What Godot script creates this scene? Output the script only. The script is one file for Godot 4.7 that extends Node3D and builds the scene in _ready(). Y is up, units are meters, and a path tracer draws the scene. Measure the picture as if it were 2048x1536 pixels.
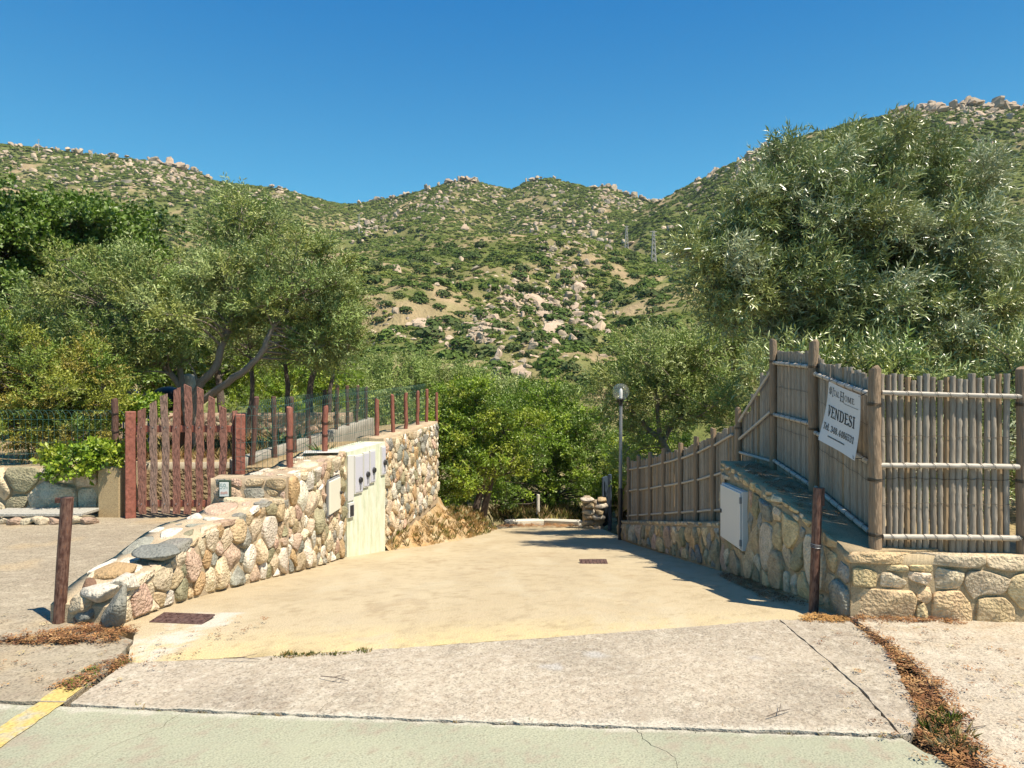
extends Node3D
# A drive that drops between stone walls towards a scrub-covered granite hillside.
# x is to the right, y up, the camera looks along -z; "d" is the distance in front of the camera's place (z = -d).
const LENS := 1400.0
var rng := RandomNumberGenerator.new()
var nz := FastNoiseLite.new()
var taken := {}
var M := {}
var T := {}


# ---------------------------------------------------------------- mesh collecting
class MB:
	var v := PackedVector3Array()
	var c := PackedColorArray()
	var uv := PackedVector2Array()
	var idx := PackedInt32Array()
	var col := Color(1, 1, 1)

	func p(a: Vector3, t := Vector2.ZERO) -> int:
		v.append(a); c.append(col); uv.append(t)
		return v.size() - 1

	func t3(a: int, b: int, d: int) -> void:
		idx.append(a); idx.append(d); idx.append(b)

	func face(pts: Array) -> void:   # flat polygon, counter-clockwise seen from outside
		var s := v.size()
		for q in pts:
			p(q, Vector2(q.x + q.z * 0.7, q.y + q.z * 0.3))
		for k in range(1, pts.size() - 1):
			t3(s, s + k, s + k + 1)

	func box(o: Transform3D, size: Vector3, bev := 0.006) -> void:
		var h := size * 0.5
		var b := minf(bev, minf(h.x, minf(h.y, h.z)) * 0.45)
		for ax in 3:
			var a1 := (ax + 1) % 3
			var a2 := (ax + 2) % 3
			for s in [-1.0, 1.0]:
				var q := []
				for k in [[-1, -1], [1, -1], [1, 1], [-1, 1]]:
					var e := Vector3()
					e[ax] = s * h[ax]; e[a1] = k[0] * (h[a1] - b); e[a2] = k[1] * (h[a2] - b)
					q.append(o * e)
				if s < 0: q.reverse()
				face(q)
			for s1 in [-1.0, 1.0]:
				for s2 in [-1.0, 1.0]:
					var q := []
					for k in [[-1, 0], [1, 0], [1, 1], [-1, 1]]:
						var e := Vector3()
						e[ax] = k[0] * (h[ax] - b)
						e[a1] = s1 * (h[a1] - (b if k[1] == 1 else 0.0)); e[a2] = s2 * (h[a2] - (0.0 if k[1] == 1 else b))
						q.append(o * e)
					if s1 * s2 > 0: q.reverse()
					face(q)
		for sx in [-1.0, 1.0]:
			for sy in [-1.0, 1.0]:
				for sz in [-1.0, 1.0]:
					var q := [o * Vector3(sx * h.x, sy * (h.y - b), sz * (h.z - b)), o * Vector3(sx * (h.x - b), sy * h.y, sz * (h.z - b)), o * Vector3(sx * (h.x - b), sy * (h.y - b), sz * h.z)]
					if sx * sy * sz < 0: q.reverse()
					face(q)

	func tube(pts: Array, radii: Array, n := 8, capped := true) -> void:
		var side := Vector3.RIGHT
		var first := v.size()
		var run := 0.0
		for k in pts.size():
			var dir: Vector3 = (pts[mini(k + 1, pts.size() - 1)] - pts[maxi(k - 1, 0)]).normalized()
			if k == 0:
				side = dir.cross(Vector3.UP if absf(dir.y) < 0.9 else Vector3.RIGHT).normalized()
			else:
				side = (side - dir * side.dot(dir)).normalized()
				run += pts[k].distance_to(pts[k - 1])
			var up := dir.cross(side)
			for j in n + 1:
				var a := TAU * j / n
				p(pts[k] + (side * cos(a) + up * sin(a)) * radii[k], Vector2(float(j) / n, run))
		for k in pts.size() - 1:
			for j in n:
				var a := first + k * (n + 1) + j
				t3(a, a + 1, a + n + 2); t3(a, a + n + 2, a + n + 1)
		if capped:
			for e in 2:
				var ring := first + (pts.size() - 1) * (n + 1) * e
				var s := v.size()
				p(pts[-1] if e else pts[0], Vector2.ZERO)
				for j in n + 1: p(v[ring + j], Vector2(0.2 * cos(TAU * j / n), 0.2 * sin(TAU * j / n)))
				for j in n:
					if e: t3(s, s + 1 + j, s + 2 + j)
					else: t3(s, s + 2 + j, s + 1 + j)

	func mesh() -> ArrayMesh:
		var n := PackedVector3Array()
		n.resize(v.size())
		var k := 0
		while k < idx.size():
			var a := idx[k]; var b := idx[k + 2]; var d := idx[k + 1]
			var f := (v[b] - v[a]).cross(v[d] - v[a])
			n[a] += f; n[b] += f; n[d] += f
			k += 3
		for q in n.size():
			n[q] = n[q].normalized() if n[q].length_squared() > 1e-20 else Vector3.UP
		var arr := []
		arr.resize(Mesh.ARRAY_MAX)
		arr[Mesh.ARRAY_VERTEX] = v; arr[Mesh.ARRAY_NORMAL] = n; arr[Mesh.ARRAY_COLOR] = c; arr[Mesh.ARRAY_TEX_UV] = uv; arr[Mesh.ARRAY_INDEX] = idx
		var m := ArrayMesh.new()
		m.add_surface_from_arrays(Mesh.PRIMITIVE_TRIANGLES, arr)
		return m


# ---------------------------------------------------------------- naming and tagging
func numbered(called: String) -> String:
	taken[called] = taken.get(called, -1) + 1
	return called if taken[called] == 0 else "%s_%03d" % [called, taken[called]]


func tag(o: Node, label: String, category := "", group := "", kind := "") -> Node:
	o.set_meta("label", label)
	if category: o.set_meta("category", category)
	if group: o.set_meta("group", group)
	if kind: o.set_meta("kind", kind)
	return o


func thing(called: String, where: Vector3, label: String, category: String, group := "") -> Node3D:
	var o := Node3D.new()
	o.name = numbered(called)
	o.position = where
	add_child(o)
	tag(o, label, category, group)
	return o


func put(called: String, mesh: Mesh, mat: Material, parent: Node3D = null, where := Vector3.ZERO) -> MeshInstance3D:
	var o := MeshInstance3D.new()
	o.name = called if parent else numbered(called)
	o.mesh = mesh
	o.material_override = mat
	o.position = where
	if parent: parent.add_child(o, true)
	else: add_child(o)
	return o


# local builder: geometry given in world axes, stored relative to the parent's place
func part(called: String, mb: MB, mat: Material, parent: Node3D) -> MeshInstance3D:
	var o := parent.position
	var gp := parent.get_parent()
	if gp is Node3D and gp != self: o += gp.position
	for k in mb.v.size(): mb.v[k] -= o
	return put(called, mb.mesh(), mat, parent)


func structure(called: String, mb: MB, mat: Material, label: String) -> MeshInstance3D:
	var o := put(called, mb.mesh(), mat)
	o.set_meta("kind", "structure")
	o.set_meta("label", label)
	return o


func scatter(called: String, mesh: Mesh, mat: Material, xf: Array, cols: Array, parent: Node3D = null) -> MultiMeshInstance3D:
	var mm := MultiMesh.new()
	mm.transform_format = MultiMesh.TRANSFORM_3D
	mm.use_colors = true
	mm.mesh = mesh
	mm.instance_count = xf.size()
	for k in xf.size():
		mm.set_instance_transform(k, xf[k])
		mm.set_instance_color(k, cols[k])
	var o := MultiMeshInstance3D.new()
	o.name = called if parent else numbered(called)
	o.multimesh = mm
	o.material_override = mat
	if parent: parent.add_child(o, true)
	else: add_child(o)
	return o


# ---------------------------------------------------------------- small maths
func at(px: float, py: float, d: float) -> Vector3:
	return Vector3((px - 1024.0) * d / LENS, 1.6 - (py - 768.0) * d / LENS, -d)


func w(x: float, y: float, d: float) -> Vector3:
	return Vector3(x, y, -d)


func rr(a: float, b: float) -> float:
	return rng.randf_range(a, b)


func ball() -> Vector3:
	while true:
		var q := Vector3(rr(-1, 1), rr(-1, 1), rr(-1, 1))
		if q.length_squared() < 1.0: return q
	return Vector3.ZERO


func lin(r: float, g: float, b: float) -> Color:
	return Color(r, g, b)


func vary(c: Color, a: float) -> Color:
	var f := 1.0 + rr(-a, a)
	return Color(c.r * f * (1 + rr(-a, a) * 0.3), c.g * f, c.b * f * (1 + rr(-a, a) * 0.3))


func noise(x: float, y: float, f: float, s := 0.0) -> float:
	return nz.get_noise_3d(x * f, y * f, s * 37.7)


func step_up(a: float, b: float, x: float) -> float:
	var t := clampf((x - a) / (b - a), 0, 1)
	return t * t * (3 - 2 * t)


func curve_at(table: Array, x: float) -> float:   # piecewise linear [[x, y], ...]
	if x <= table[0][0]: return table[0][1]
	for k in range(1, table.size()):
		if x <= table[k][0]:
			var a = table[k - 1]; var b = table[k]
			return lerpf(a[1], b[1], (x - a[0]) / (b[0] - a[0]))
	return table[-1][1]


func wobble(poly: Array, step: float, amp: float, seed_at := 0.0) -> PackedVector2Array:
	var out := PackedVector2Array()
	for k in poly.size():
		var a: Vector2 = poly[k]
		var b: Vector2 = poly[(k + 1) % poly.size()]
		var n := maxi(1, int(a.distance_to(b) / step))
		for j in n:
			var q := a.lerp(b, float(j) / n)
			out.append(q + Vector2(noise(q.x, q.y, 9.0, seed_at + 1), noise(q.x, q.y, 9.0, seed_at + 2)) * amp + Vector2(noise(q.x, q.y, 40.0, seed_at + 3), noise(q.x, q.y, 40.0, seed_at + 4)) * amp * 0.5)
	return out


# ---------------------------------------------------------------- textures and materials
func noise_tex(s: int, f: float, kind: int, ramp: Array, size := 512, oct := 4, normal := -1.0, cell := 0) -> NoiseTexture2D:
	var n := FastNoiseLite.new()
	n.seed = s
	n.frequency = f
	n.noise_type = kind
	n.fractal_octaves = oct
	n.fractal_type = FastNoiseLite.FRACTAL_FBM if oct > 1 else FastNoiseLite.FRACTAL_NONE
	if kind == FastNoiseLite.TYPE_CELLULAR: n.cellular_return_type = cell
	var t := NoiseTexture2D.new()
	t.width = size
	t.height = size
	t.seamless = true
	t.noise = n
	if normal > 0:
		t.as_normal_map = true
		t.bump_strength = normal
	else:
		var g := Gradient.new()
		g.offsets = PackedFloat32Array(range(ramp.size()).map(func(k): return float(k) / (ramp.size() - 1)))
		g.colors = PackedColorArray(ramp)
		t.color_ramp = g
	return t


func mat(called: String, c: Color, rough := 0.8, o := {}) -> StandardMaterial3D:
	var m := StandardMaterial3D.new()
	m.resource_name = called
	m.albedo_color = c.linear_to_srgb()
	m.albedo_color.a = o.get("alpha", 1.0)
	m.roughness = rough
	m.metallic = o.get("metal", 0.0)
	m.metallic_specular = o.get("spec", 0.5)
	m.vertex_color_use_as_albedo = o.get("vc", false)
	if o.has("tex"): m.albedo_texture = o.tex
	if o.has("nor"):
		m.normal_enabled = true
		m.normal_texture = o.nor
		m.normal_scale = o.get("ns", 1.0)
	if o.has("scale"): m.uv1_scale = o.scale
	if o.get("tri", false):
		m.uv1_triplanar = true
		m.uv1_world_triplanar = true
	if o.has("back"):
		m.backlight_enabled = true
		m.backlight = (o.back as Color).linear_to_srgb()
	if o.get("alpha", 1.0) < 1.0: m.transparency = BaseMaterial3D.TRANSPARENCY_ALPHA
	m.cull_mode = BaseMaterial3D.CULL_DISABLED
	M[called] = m
	return m


func grey(a: float) -> Color:
	return Color(a, a, a).linear_to_srgb()


func make_materials() -> void:
	T.fine = noise_tex(3, 0.03, FastNoiseLite.TYPE_SIMPLEX_SMOOTH, [grey(0.45), grey(0.80), grey(1.0), grey(1.0)], 1024, 6)
	T.streak = noise_tex(13, 0.02, FastNoiseLite.TYPE_SIMPLEX_SMOOTH, [Color(0.80, 0.85, 0.72), Color(0.93, 0.95, 0.87), Color(1, 1, 0.97), Color(1, 1, 1)], 512, 4)
	T.fine_n = noise_tex(4, 0.06, FastNoiseLite.TYPE_SIMPLEX_SMOOTH, [], 512, 5, 7.0)
	T.grit = noise_tex(5, 0.11, FastNoiseLite.TYPE_CELLULAR, [grey(0.58), grey(0.76), grey(0.86), grey(0.92), grey(0.98), grey(1.0)], 1024, 1, -1.0, 0)
	T.sand = noise_tex(14, 0.16, FastNoiseLite.TYPE_SIMPLEX_SMOOTH, [grey(0.42), grey(0.78), grey(0.95), grey(1.0)], 1024, 3)
	T.grit_n = noise_tex(6, 0.11, FastNoiseLite.TYPE_CELLULAR, [], 1024, 2, 5.0, 2)
	T.smooth_n = noise_tex(7, 0.03, FastNoiseLite.TYPE_SIMPLEX_SMOOTH, [], 512, 4, 4.0)
	T.wood = noise_tex(8, 0.02, FastNoiseLite.TYPE_SIMPLEX_SMOOTH, [grey(0.42), grey(0.75), grey(0.9), grey(1.0)], 512, 4)
	T.wood_n = noise_tex(8, 0.02, FastNoiseLite.TYPE_SIMPLEX_SMOOTH, [], 512, 4, 8.0)
	T.rust = noise_tex(9, 0.015, FastNoiseLite.TYPE_SIMPLEX_SMOOTH, [Color(0.5, 0.42, 0.4), Color(0.75, 0.65, 0.62), Color(1, 1, 1), Color(1.0, 0.8, 0.6)], 512, 5)
	T.crack_n = noise_tex(10, 0.012, FastNoiseLite.TYPE_CELLULAR, [], 512, 4, 9.0, 3)
	mat("concrete", Color(1.1, 1.1, 1.1), 0.92, {vc = true, tex = T.grit, nor = T.grit_n, ns = 0.9, scale = Vector3(0.85, 0.85, 0.85), tri = true, spec = 0.25})
	mat("painted_concrete", Color(1.08, 1.08, 1.08), 0.85, {vc = true, tex = T.sand, nor = T.grit_n, ns = 0.4, scale = Vector3(0.47, 0.47, 0.47), tri = true, spec = 0.3})
	mat("stone", Color(1.12, 1.12, 1.12), 0.9, {vc = true, tex = T.fine, nor = T.fine_n, ns = 1.2, scale = Vector3(1.1, 1.1, 1.1), tri = true, spec = 0.3})
	mat("mortar", Color(1, 1, 1), 0.95, {vc = true, tex = T.grit, nor = T.grit_n, ns = 1.0, scale = Vector3(1.6, 1.6, 1.6), tri = true, spec = 0.2})
	mat("soil", Color(1, 1, 1), 0.97, {vc = true, tex = T.fine, nor = T.fine_n, ns = 1.0, scale = Vector3(0.5, 0.5, 0.5), tri = true, spec = 0.1})
	mat("hill", Color(1, 1, 1), 0.97, {vc = true, tex = T.fine, nor = T.fine_n, ns = 1.0, scale = Vector3(0.06, 0.06, 0.06), tri = true, spec = 0.1})
	mat("hill_rock", Color(1, 1, 1), 0.92, {vc = true, tex = T.fine, nor = T.crack_n, ns = 0.6, scale = Vector3(0.15, 0.15, 0.15), tri = true, spec = 0.2})
	mat("plaster", lin(0.66, 0.665, 0.585), 0.9, {tex = T.streak, nor = T.fine_n, ns = 0.12, scale = Vector3(0.9, 0.14, 0.9), tri = true})
	for k in 4:
		mat("cane_%d" % k, [lin(0.345, 0.29, 0.22), lin(0.285, 0.235, 0.175), lin(0.385, 0.335, 0.265), lin(0.35, 0.245, 0.14)][k], 0.7, {tex = T.wood, nor = T.wood_n, ns = 0.5, scale = Vector3(2.0, 0.8, 1), spec = 0.4})
	mat("rail_cane", lin(0.52, 0.47, 0.39), 0.6, {tex = T.wood, nor = T.wood_n, ns = 0.3, scale = Vector3(2, 1.2, 1)})
	mat("fence_post", lin(0.30, 0.21, 0.13), 0.8, {tex = T.wood, nor = T.wood_n, ns = 1.0, scale = Vector3(3.0, 0.5, 1)})
	mat("red_wood", lin(0.29, 0.098, 0.062), 0.62, {tex = T.fine, nor = T.wood_n, ns = 0.4, scale = Vector3(1.5, 0.6, 1.5)})
	mat("picket", lin(0.29, 0.13, 0.09), 0.8, {tex = T.wood, nor = T.wood_n, ns = 1.0, scale = Vector3(5.0, 0.7, 1)})
	mat("picket_bare", lin(0.30, 0.19, 0.14), 0.85, {tex = T.wood, nor = T.wood_n, ns = 1.2, scale = Vector3(6.0, 0.7, 1)})
	mat("red_pole", lin(0.29, 0.105, 0.068), 0.6, {tex = T.wood, nor = T.wood_n, ns = 0.5, scale = Vector3(2.0, 0.6, 1)})
	mat("brown_pole", lin(0.13, 0.065, 0.045), 0.8, {tex = T.wood, nor = T.wood_n, ns = 0.8, scale = Vector3(2.0, 0.6, 1)})
	mat("rusty_steel", lin(0.165, 0.092, 0.066), 0.62, {tex = T.rust, nor = T.fine_n, ns = 0.4, scale = Vector3(1.5, 1.5, 1), metal = 0.15})
	mat("rust_plate", lin(0.115, 0.070, 0.058), 0.8, {tex = T.rust, nor = T.grit_n, ns = 0.8, scale = Vector3(2.5, 2.5, 2.5), tri = true})
	mat("wire", lin(0.07, 0.06, 0.05), 0.5, {metal = 0.7})
	mat("green_wire", lin(0.035, 0.11, 0.095), 0.5)
	mat("white_metal", lin(0.60, 0.595, 0.56), 0.45)
	mat("cream_metal", lin(0.74, 0.71, 0.58), 0.5)
	mat("meter_face", lin(0.52, 0.52, 0.58), 0.35, {nor = T.smooth_n, ns = 0.3, scale = Vector3(4, 4, 4), tri = true})
	mat("dark_plastic", lin(0.03, 0.03, 0.032), 0.45)
	mat("black_paint", lin(0.02, 0.02, 0.021), 0.4)
	mat("grey_metal", lin(0.26, 0.27, 0.28), 0.45, {metal = 0.3})
	mat("blue_grey_paint", lin(0.05, 0.075, 0.11), 0.5)
	mat("globe_glass", lin(0.75, 0.78, 0.76), 0.04, {alpha = 0.07})
	mat("white_lamp", lin(0.8, 0.8, 0.78), 0.4)
	mat("white_stone", lin(0.66, 0.62, 0.52), 0.9, {tex = T.fine, nor = T.fine_n, ns = 0.6, scale = Vector3(2, 2, 2), tri = true})
	mat("banner", lin(0.62, 0.62, 0.60), 0.55)
	mat("print", lin(0.025, 0.025, 0.027), 0.6)
	mat("green_frame", lin(0.03, 0.055, 0.035), 0.5)
	mat("plaque_face", lin(0.66, 0.68, 0.64), 0.35)
	mat("plaque_print", lin(0.25, 0.36, 0.32), 0.6)
	mat("pink_print", lin(0.62, 0.35, 0.28), 0.6)
	mat("yellow_paint", Color(1, 1, 1), 0.8, {vc = true, tex = T.fine, nor = T.grit_n, ns = 0.4, scale = Vector3(1.5, 1.5, 1.5), tri = true})
	mat("bark", lin(0.30, 0.25, 0.20), 0.95, {tex = T.wood, nor = T.wood_n, ns = 1.5, scale = Vector3(3, 1.0, 1)})
	mat("dark_bark", lin(0.13, 0.10, 0.08), 0.95, {tex = T.wood, nor = T.wood_n, ns = 1.2, scale = Vector3(3, 1.0, 1)})
	mat("leaf", Color(1, 1, 1), 0.5, {vc = true, back = lin(0.2, 0.25, 0.09), spec = 0.5})
	mat("silver_leaf", Color(1, 1, 1), 0.33, {vc = true, back = lin(0.2, 0.23, 0.14), spec = 0.6})
	mat("glossy_leaf", Color(1, 1, 1), 0.45, {vc = true, back = lin(0.3, 0.42, 0.08), spec = 0.5})
	mat("scrub", Color(1, 1, 1), 0.75, {vc = true, back = lin(0.2, 0.26, 0.08), spec = 0.2})
	mat("litter", Color(1, 1, 1), 0.9, {vc = true, spec = 0.2})
	mat("pylon_steel", lin(0.42, 0.40, 0.36), 0.6, {metal = 0.2})
	mat("blue_tarp", lin(0.10, 0.24, 0.48), 0.6)
	mat("terracotta", lin(0.40, 0.14, 0.07), 0.85, {tex = T.fine, scale = Vector3(2, 2, 2), tri = true})


# ---------------------------------------------------------------- ground slabs
func slab(called: String, poly: PackedVector2Array, hf: Callable, cf: Callable, cell: float, m: Material, thick: float, label: String) -> MeshInstance3D:
	var lo := poly[0]
	var hi := poly[0]
	for q in poly:
		lo = lo.min(q); hi = hi.max(q)
	lo -= Vector2.ONE * cell * 0.37
	var nx := int((hi.x - lo.x) / cell) + 2
	var ny := int((hi.y - lo.y) / cell) + 2
	var inside := PackedByteArray(); inside.resize(nx * ny)
	var id := PackedInt32Array(); id.resize(nx * ny); id.fill(-1)
	for j in ny:
		for i in nx:
			inside[j * nx + i] = 1 if Geometry2D.is_point_in_polygon(lo + Vector2(i, j) * cell, poly) else 0
	var cut := PackedByteArray(); cut.resize(nx * ny)
	for k in poly.size():
		var a := poly[k]
		var b := poly[(k + 1) % poly.size()]
		var n := int(a.distance_to(b) / (cell * 0.3)) + 1
		for q in n + 1:
			var e := (a.lerp(b, float(q) / n) - lo) / cell
			cut[int(e.y) * nx + int(e.x)] = 1
	var mb := MB.new()
	for j in ny - 1:
		for i in nx - 1:
			var a := j * nx + i
			var n := inside[a] + inside[a + 1] + inside[a + nx] + inside[a + nx + 1]
			if n == 0 and not cut[a]: continue
			var o := lo + Vector2(i, j) * cell
			if n == 4 and not cut[a]:
				var k := [a, a + 1, a + nx + 1, a + nx]
				for q in 4:
					if id[k[q]] < 0:
						var e := lo + Vector2(k[q] % nx, k[q] / nx) * cell
						mb.col = cf.call(e.x, e.y)
						id[k[q]] = mb.p(w(e.x, hf.call(e.x, e.y), e.y), e)
				mb.t3(id[k[0]], id[k[1]], id[k[2]]); mb.t3(id[k[0]], id[k[2]], id[k[3]])
			else:
				var sq := PackedVector2Array([o, o + Vector2(cell, 0), o + Vector2(cell, cell), o + Vector2(0, cell)])
				for piece in Geometry2D.intersect_polygons(sq, poly):
					var tri := Geometry2D.triangulate_polygon(piece)
					var s := mb.v.size()
					for e in piece:
						mb.col = cf.call(e.x, e.y)
						mb.p(w(e.x, hf.call(e.x, e.y), e.y), e)
					for q in range(0, tri.size(), 3):
						var A := piece[tri[q]]; var B := piece[tri[q + 1]]; var C := piece[tri[q + 2]]
						if (B - A).cross(C - A) > 0: mb.t3(s + tri[q], s + tri[q + 1], s + tri[q + 2])
						else: mb.t3(s + tri[q], s + tri[q + 2], s + tri[q + 1])
	if thick > 0:
		var turn := 1.0 if not Geometry2D.is_polygon_clockwise(poly) else -1.0
		for k in poly.size():
			var a := poly[k]
			var b := poly[(k + 1) % poly.size()]
			mb.col = cf.call(a.x, a.y) * 0.95
			var A := w(a.x, hf.call(a.x, a.y), a.y); var B := w(b.x, hf.call(b.x, b.y), b.y)
			var q := [A, A - Vector3(0, thick, 0), B - Vector3(0, thick, 0), B]
			if turn < 0: q.reverse()
			mb.face(q)
	return structure(called, mb, m, label)


func cracked(poly: PackedVector2Array, cracks: Array) -> PackedVector2Array:   # thin wandering gaps cut in from the edge
	for c in cracks:
		var left := PackedVector2Array()
		var right := PackedVector2Array()
		var n := 46
		for k in n + 1:
			var t := float(k) / n
			var f: float = t * (c.size() - 1)
			var i := mini(int(f), c.size() - 2)
			var q: Vector2 = c[i].lerp(c[i + 1], f - i)
			var dir: Vector2 = (c[i + 1] - c[i]).normalized()
			q += dir.orthogonal() * (noise(q.x, q.y, 3.0, 140) * 0.05 + noise(q.x, q.y, 14.0, 141) * 0.022)
			var h := (0.0022 + 0.0012 * noise(q.x, q.y, 9.0, 142)) * (1.0 - 0.85 * t)
			left.append(q + dir.orthogonal() * h)
			right.append(q - dir.orthogonal() * h)
		right.reverse()
		left.append_array(right)
		var best := poly
		var size := 0.0
		for p in Geometry2D.clip_polygons(poly, left):
			if not Geometry2D.is_polygon_clockwise(p) and area(p) > size:
				best = p; size = area(p)
		poly = best
	return poly


func drive_y(d: float) -> float:
	if d < 4.2: return 0.0
	if d < 5.6: return -0.15 * (d - 4.2) * (d - 4.2) / 2.8
	if d < 15.0: return -0.105 - 0.15 * (d - 5.6)
	return -1.515 - 0.15 * (d - 15.0) + 0.006 * (d - 15.0) * (d - 15.0)


func terrace_y(x: float, d: float) -> float:
	return 0.11 * step_up(4.4, 8.0, d) + noise(x, d, 0.8, 5) * 0.012


# ---------------------------------------------------------------- stone walls
# u runs along a line on the plan, v is a height, depth is measured out of the face
func along(line: Array, u: float) -> Array:
	for k in line.size() - 1:
		var a: Vector2 = line[k]
		var b: Vector2 = line[k + 1]
		var l := a.distance_to(b)
		if u <= l or k == line.size() - 2:
			var dir := (b - a) / l
			return [a + dir * u, dir]
		u -= l
	return []


func length_of(line: Array) -> float:
	var s := 0.0
	for k in line.size() - 1: s += line[k].distance_to(line[k + 1])
	return s


const TONES := {
	cream = [0.55, 0.455, 0.315], tan = [0.45, 0.345, 0.215], grey = [0.27, 0.26, 0.215], blue = [0.235, 0.24, 0.215], pink = [0.46, 0.33, 0.24], ochre = [0.45, 0.31, 0.165], brown = [0.22, 0.135, 0.09],
	white = [0.62, 0.56, 0.46], sand = [0.52, 0.395, 0.225], olive = [0.30, 0.27, 0.17]}


func tone(names: Array) -> Color:
	var t: Array = TONES[names[rng.randi() % names.size()]]
	return vary(Color(t[0], t[1], t[2]), 0.14)


func face_map(line: Array, side: float) -> Callable:
	return func(u: float, v: float, dep: float) -> Vector3:
		var q := along(line, u)
		var n: Vector2 = Vector2(q[1].y, -q[1].x) * side
		var e: Vector2 = q[0] + n * dep
		return Vector3(e.x, v, -e.y)


func stone_from(poly: PackedVector2Array, map: Callable, bulge: float, sharp: float, col: Color, parent: Node3D, flip: bool) -> void:
	# soften the outline and resample it
	var q := poly
	for r in (1 if sharp > 0.3 else 2):
		var o := PackedVector2Array()
		for k in q.size():
			var a := q[k]
			var b := q[(k + 1) % q.size()]
			var cut := lerpf(0.25, 0.07, sharp)
			o.append(a.lerp(b, cut)); o.append(a.lerp(b, 1 - cut))
		q = o
	var total := 0.0
	for k in q.size(): total += q[k].distance_to(q[(k + 1) % q.size()])
	var n := 18 if sharp > 0.5 else 14
	var ring := PackedVector2Array()
	var k0 := 0
	var run := 0.0
	for j in n:
		var want := total * j / n
		while run + q[k0].distance_to(q[(k0 + 1) % q.size()]) < want and k0 < q.size() - 1:
			run += q[k0].distance_to(q[(k0 + 1) % q.size()]); k0 += 1
		var l := maxf(1e-5, q[k0].distance_to(q[(k0 + 1) % q.size()]))
		ring.append(q[k0].lerp(q[(k0 + 1) % q.size()], clampf((want - run) / l, 0, 1)))
	if Geometry2D.is_polygon_clockwise(ring) != flip: ring.reverse()
	var mid := Vector2.ZERO
	for e in ring: mid += e
	mid /= n
	var tilt := Vector2(rr(-1, 1), rr(-1, 1)) * (0.10 if sharp > 0.5 else 0.16)
	var scales := [1.0, lerpf(0.97, 0.985, sharp), lerpf(0.84, 0.92, sharp), lerpf(0.60, 0.72, sharp), lerpf(0.30, 0.36, sharp)]
	var deps := [-0.05, lerpf(0.34, 0.5, sharp), lerpf(0.76, 0.9, sharp), 0.97, 1.0]
	var chips := []   # flat breaks that take corners off the rounded body
	var reach := sqrt(area(ring)) * 0.5
	for k in rng.randi_range(2, 4): chips.append([Vector2.from_angle(rr(0, TAU)) * rr(0.25, 0.9) * bulge / reach, bulge * rr(0.72, 1.0)])
	var mb := MB.new()
	var c3: Vector3 = map.call(mid.x, mid.y, 0.0)
	for r in 5:
		for e in ring:
			var off: Vector2 = (e - mid) * scales[r]
			var g: Vector2 = mid + off
			var wob := nz.get_noise_3d(g.x * 8.0, g.y * 8.0, c3.x * 13.0) * 0.45 + nz.get_noise_3d(g.x * 28.0, g.y * 28.0, c3.z * 13.0) * 0.22
			var dep: float = deps[r] * bulge * (1.0 + wob) + tilt.dot(off) * deps[r]
			for ch in chips: dep = minf(dep, ch[1] + ch[0].dot(off) * (1.0 + 0.3 * wob))
			if r == 0: dep = -0.035
			var f := 1.0 + 0.32 * nz.get_noise_3d(g.x * 7.0, g.y * 7.0, c3.x * 5.0) + 0.35 * nz.get_noise_3d(g.x * 22.0, g.y * 22.0, c3.z * 5.0)
			mb.col = Color(col.r * f, col.g * f * (1 - 0.04 * nz.get_noise_3d(g.x * 9, g.y * 9, 3.3)), col.b * f)
			mb.p(map.call(g.x, g.y, dep) - c3)
	mb.col = col
	var top := mb.p(map.call(mid.x, mid.y, bulge * 1.02) - c3)
	for r in 4:
		for j in n:
			var a := r * n + j
			var b := r * n + (j + 1) % n
			mb.t3(a, b, b + n); mb.t3(a, b + n, a + n)
	for j in n: mb.t3(4 * n + j, 4 * n + (j + 1) % n, top)
	put("stone", mb.mesh(), M.stone, parent, c3 - parent.position)


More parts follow.
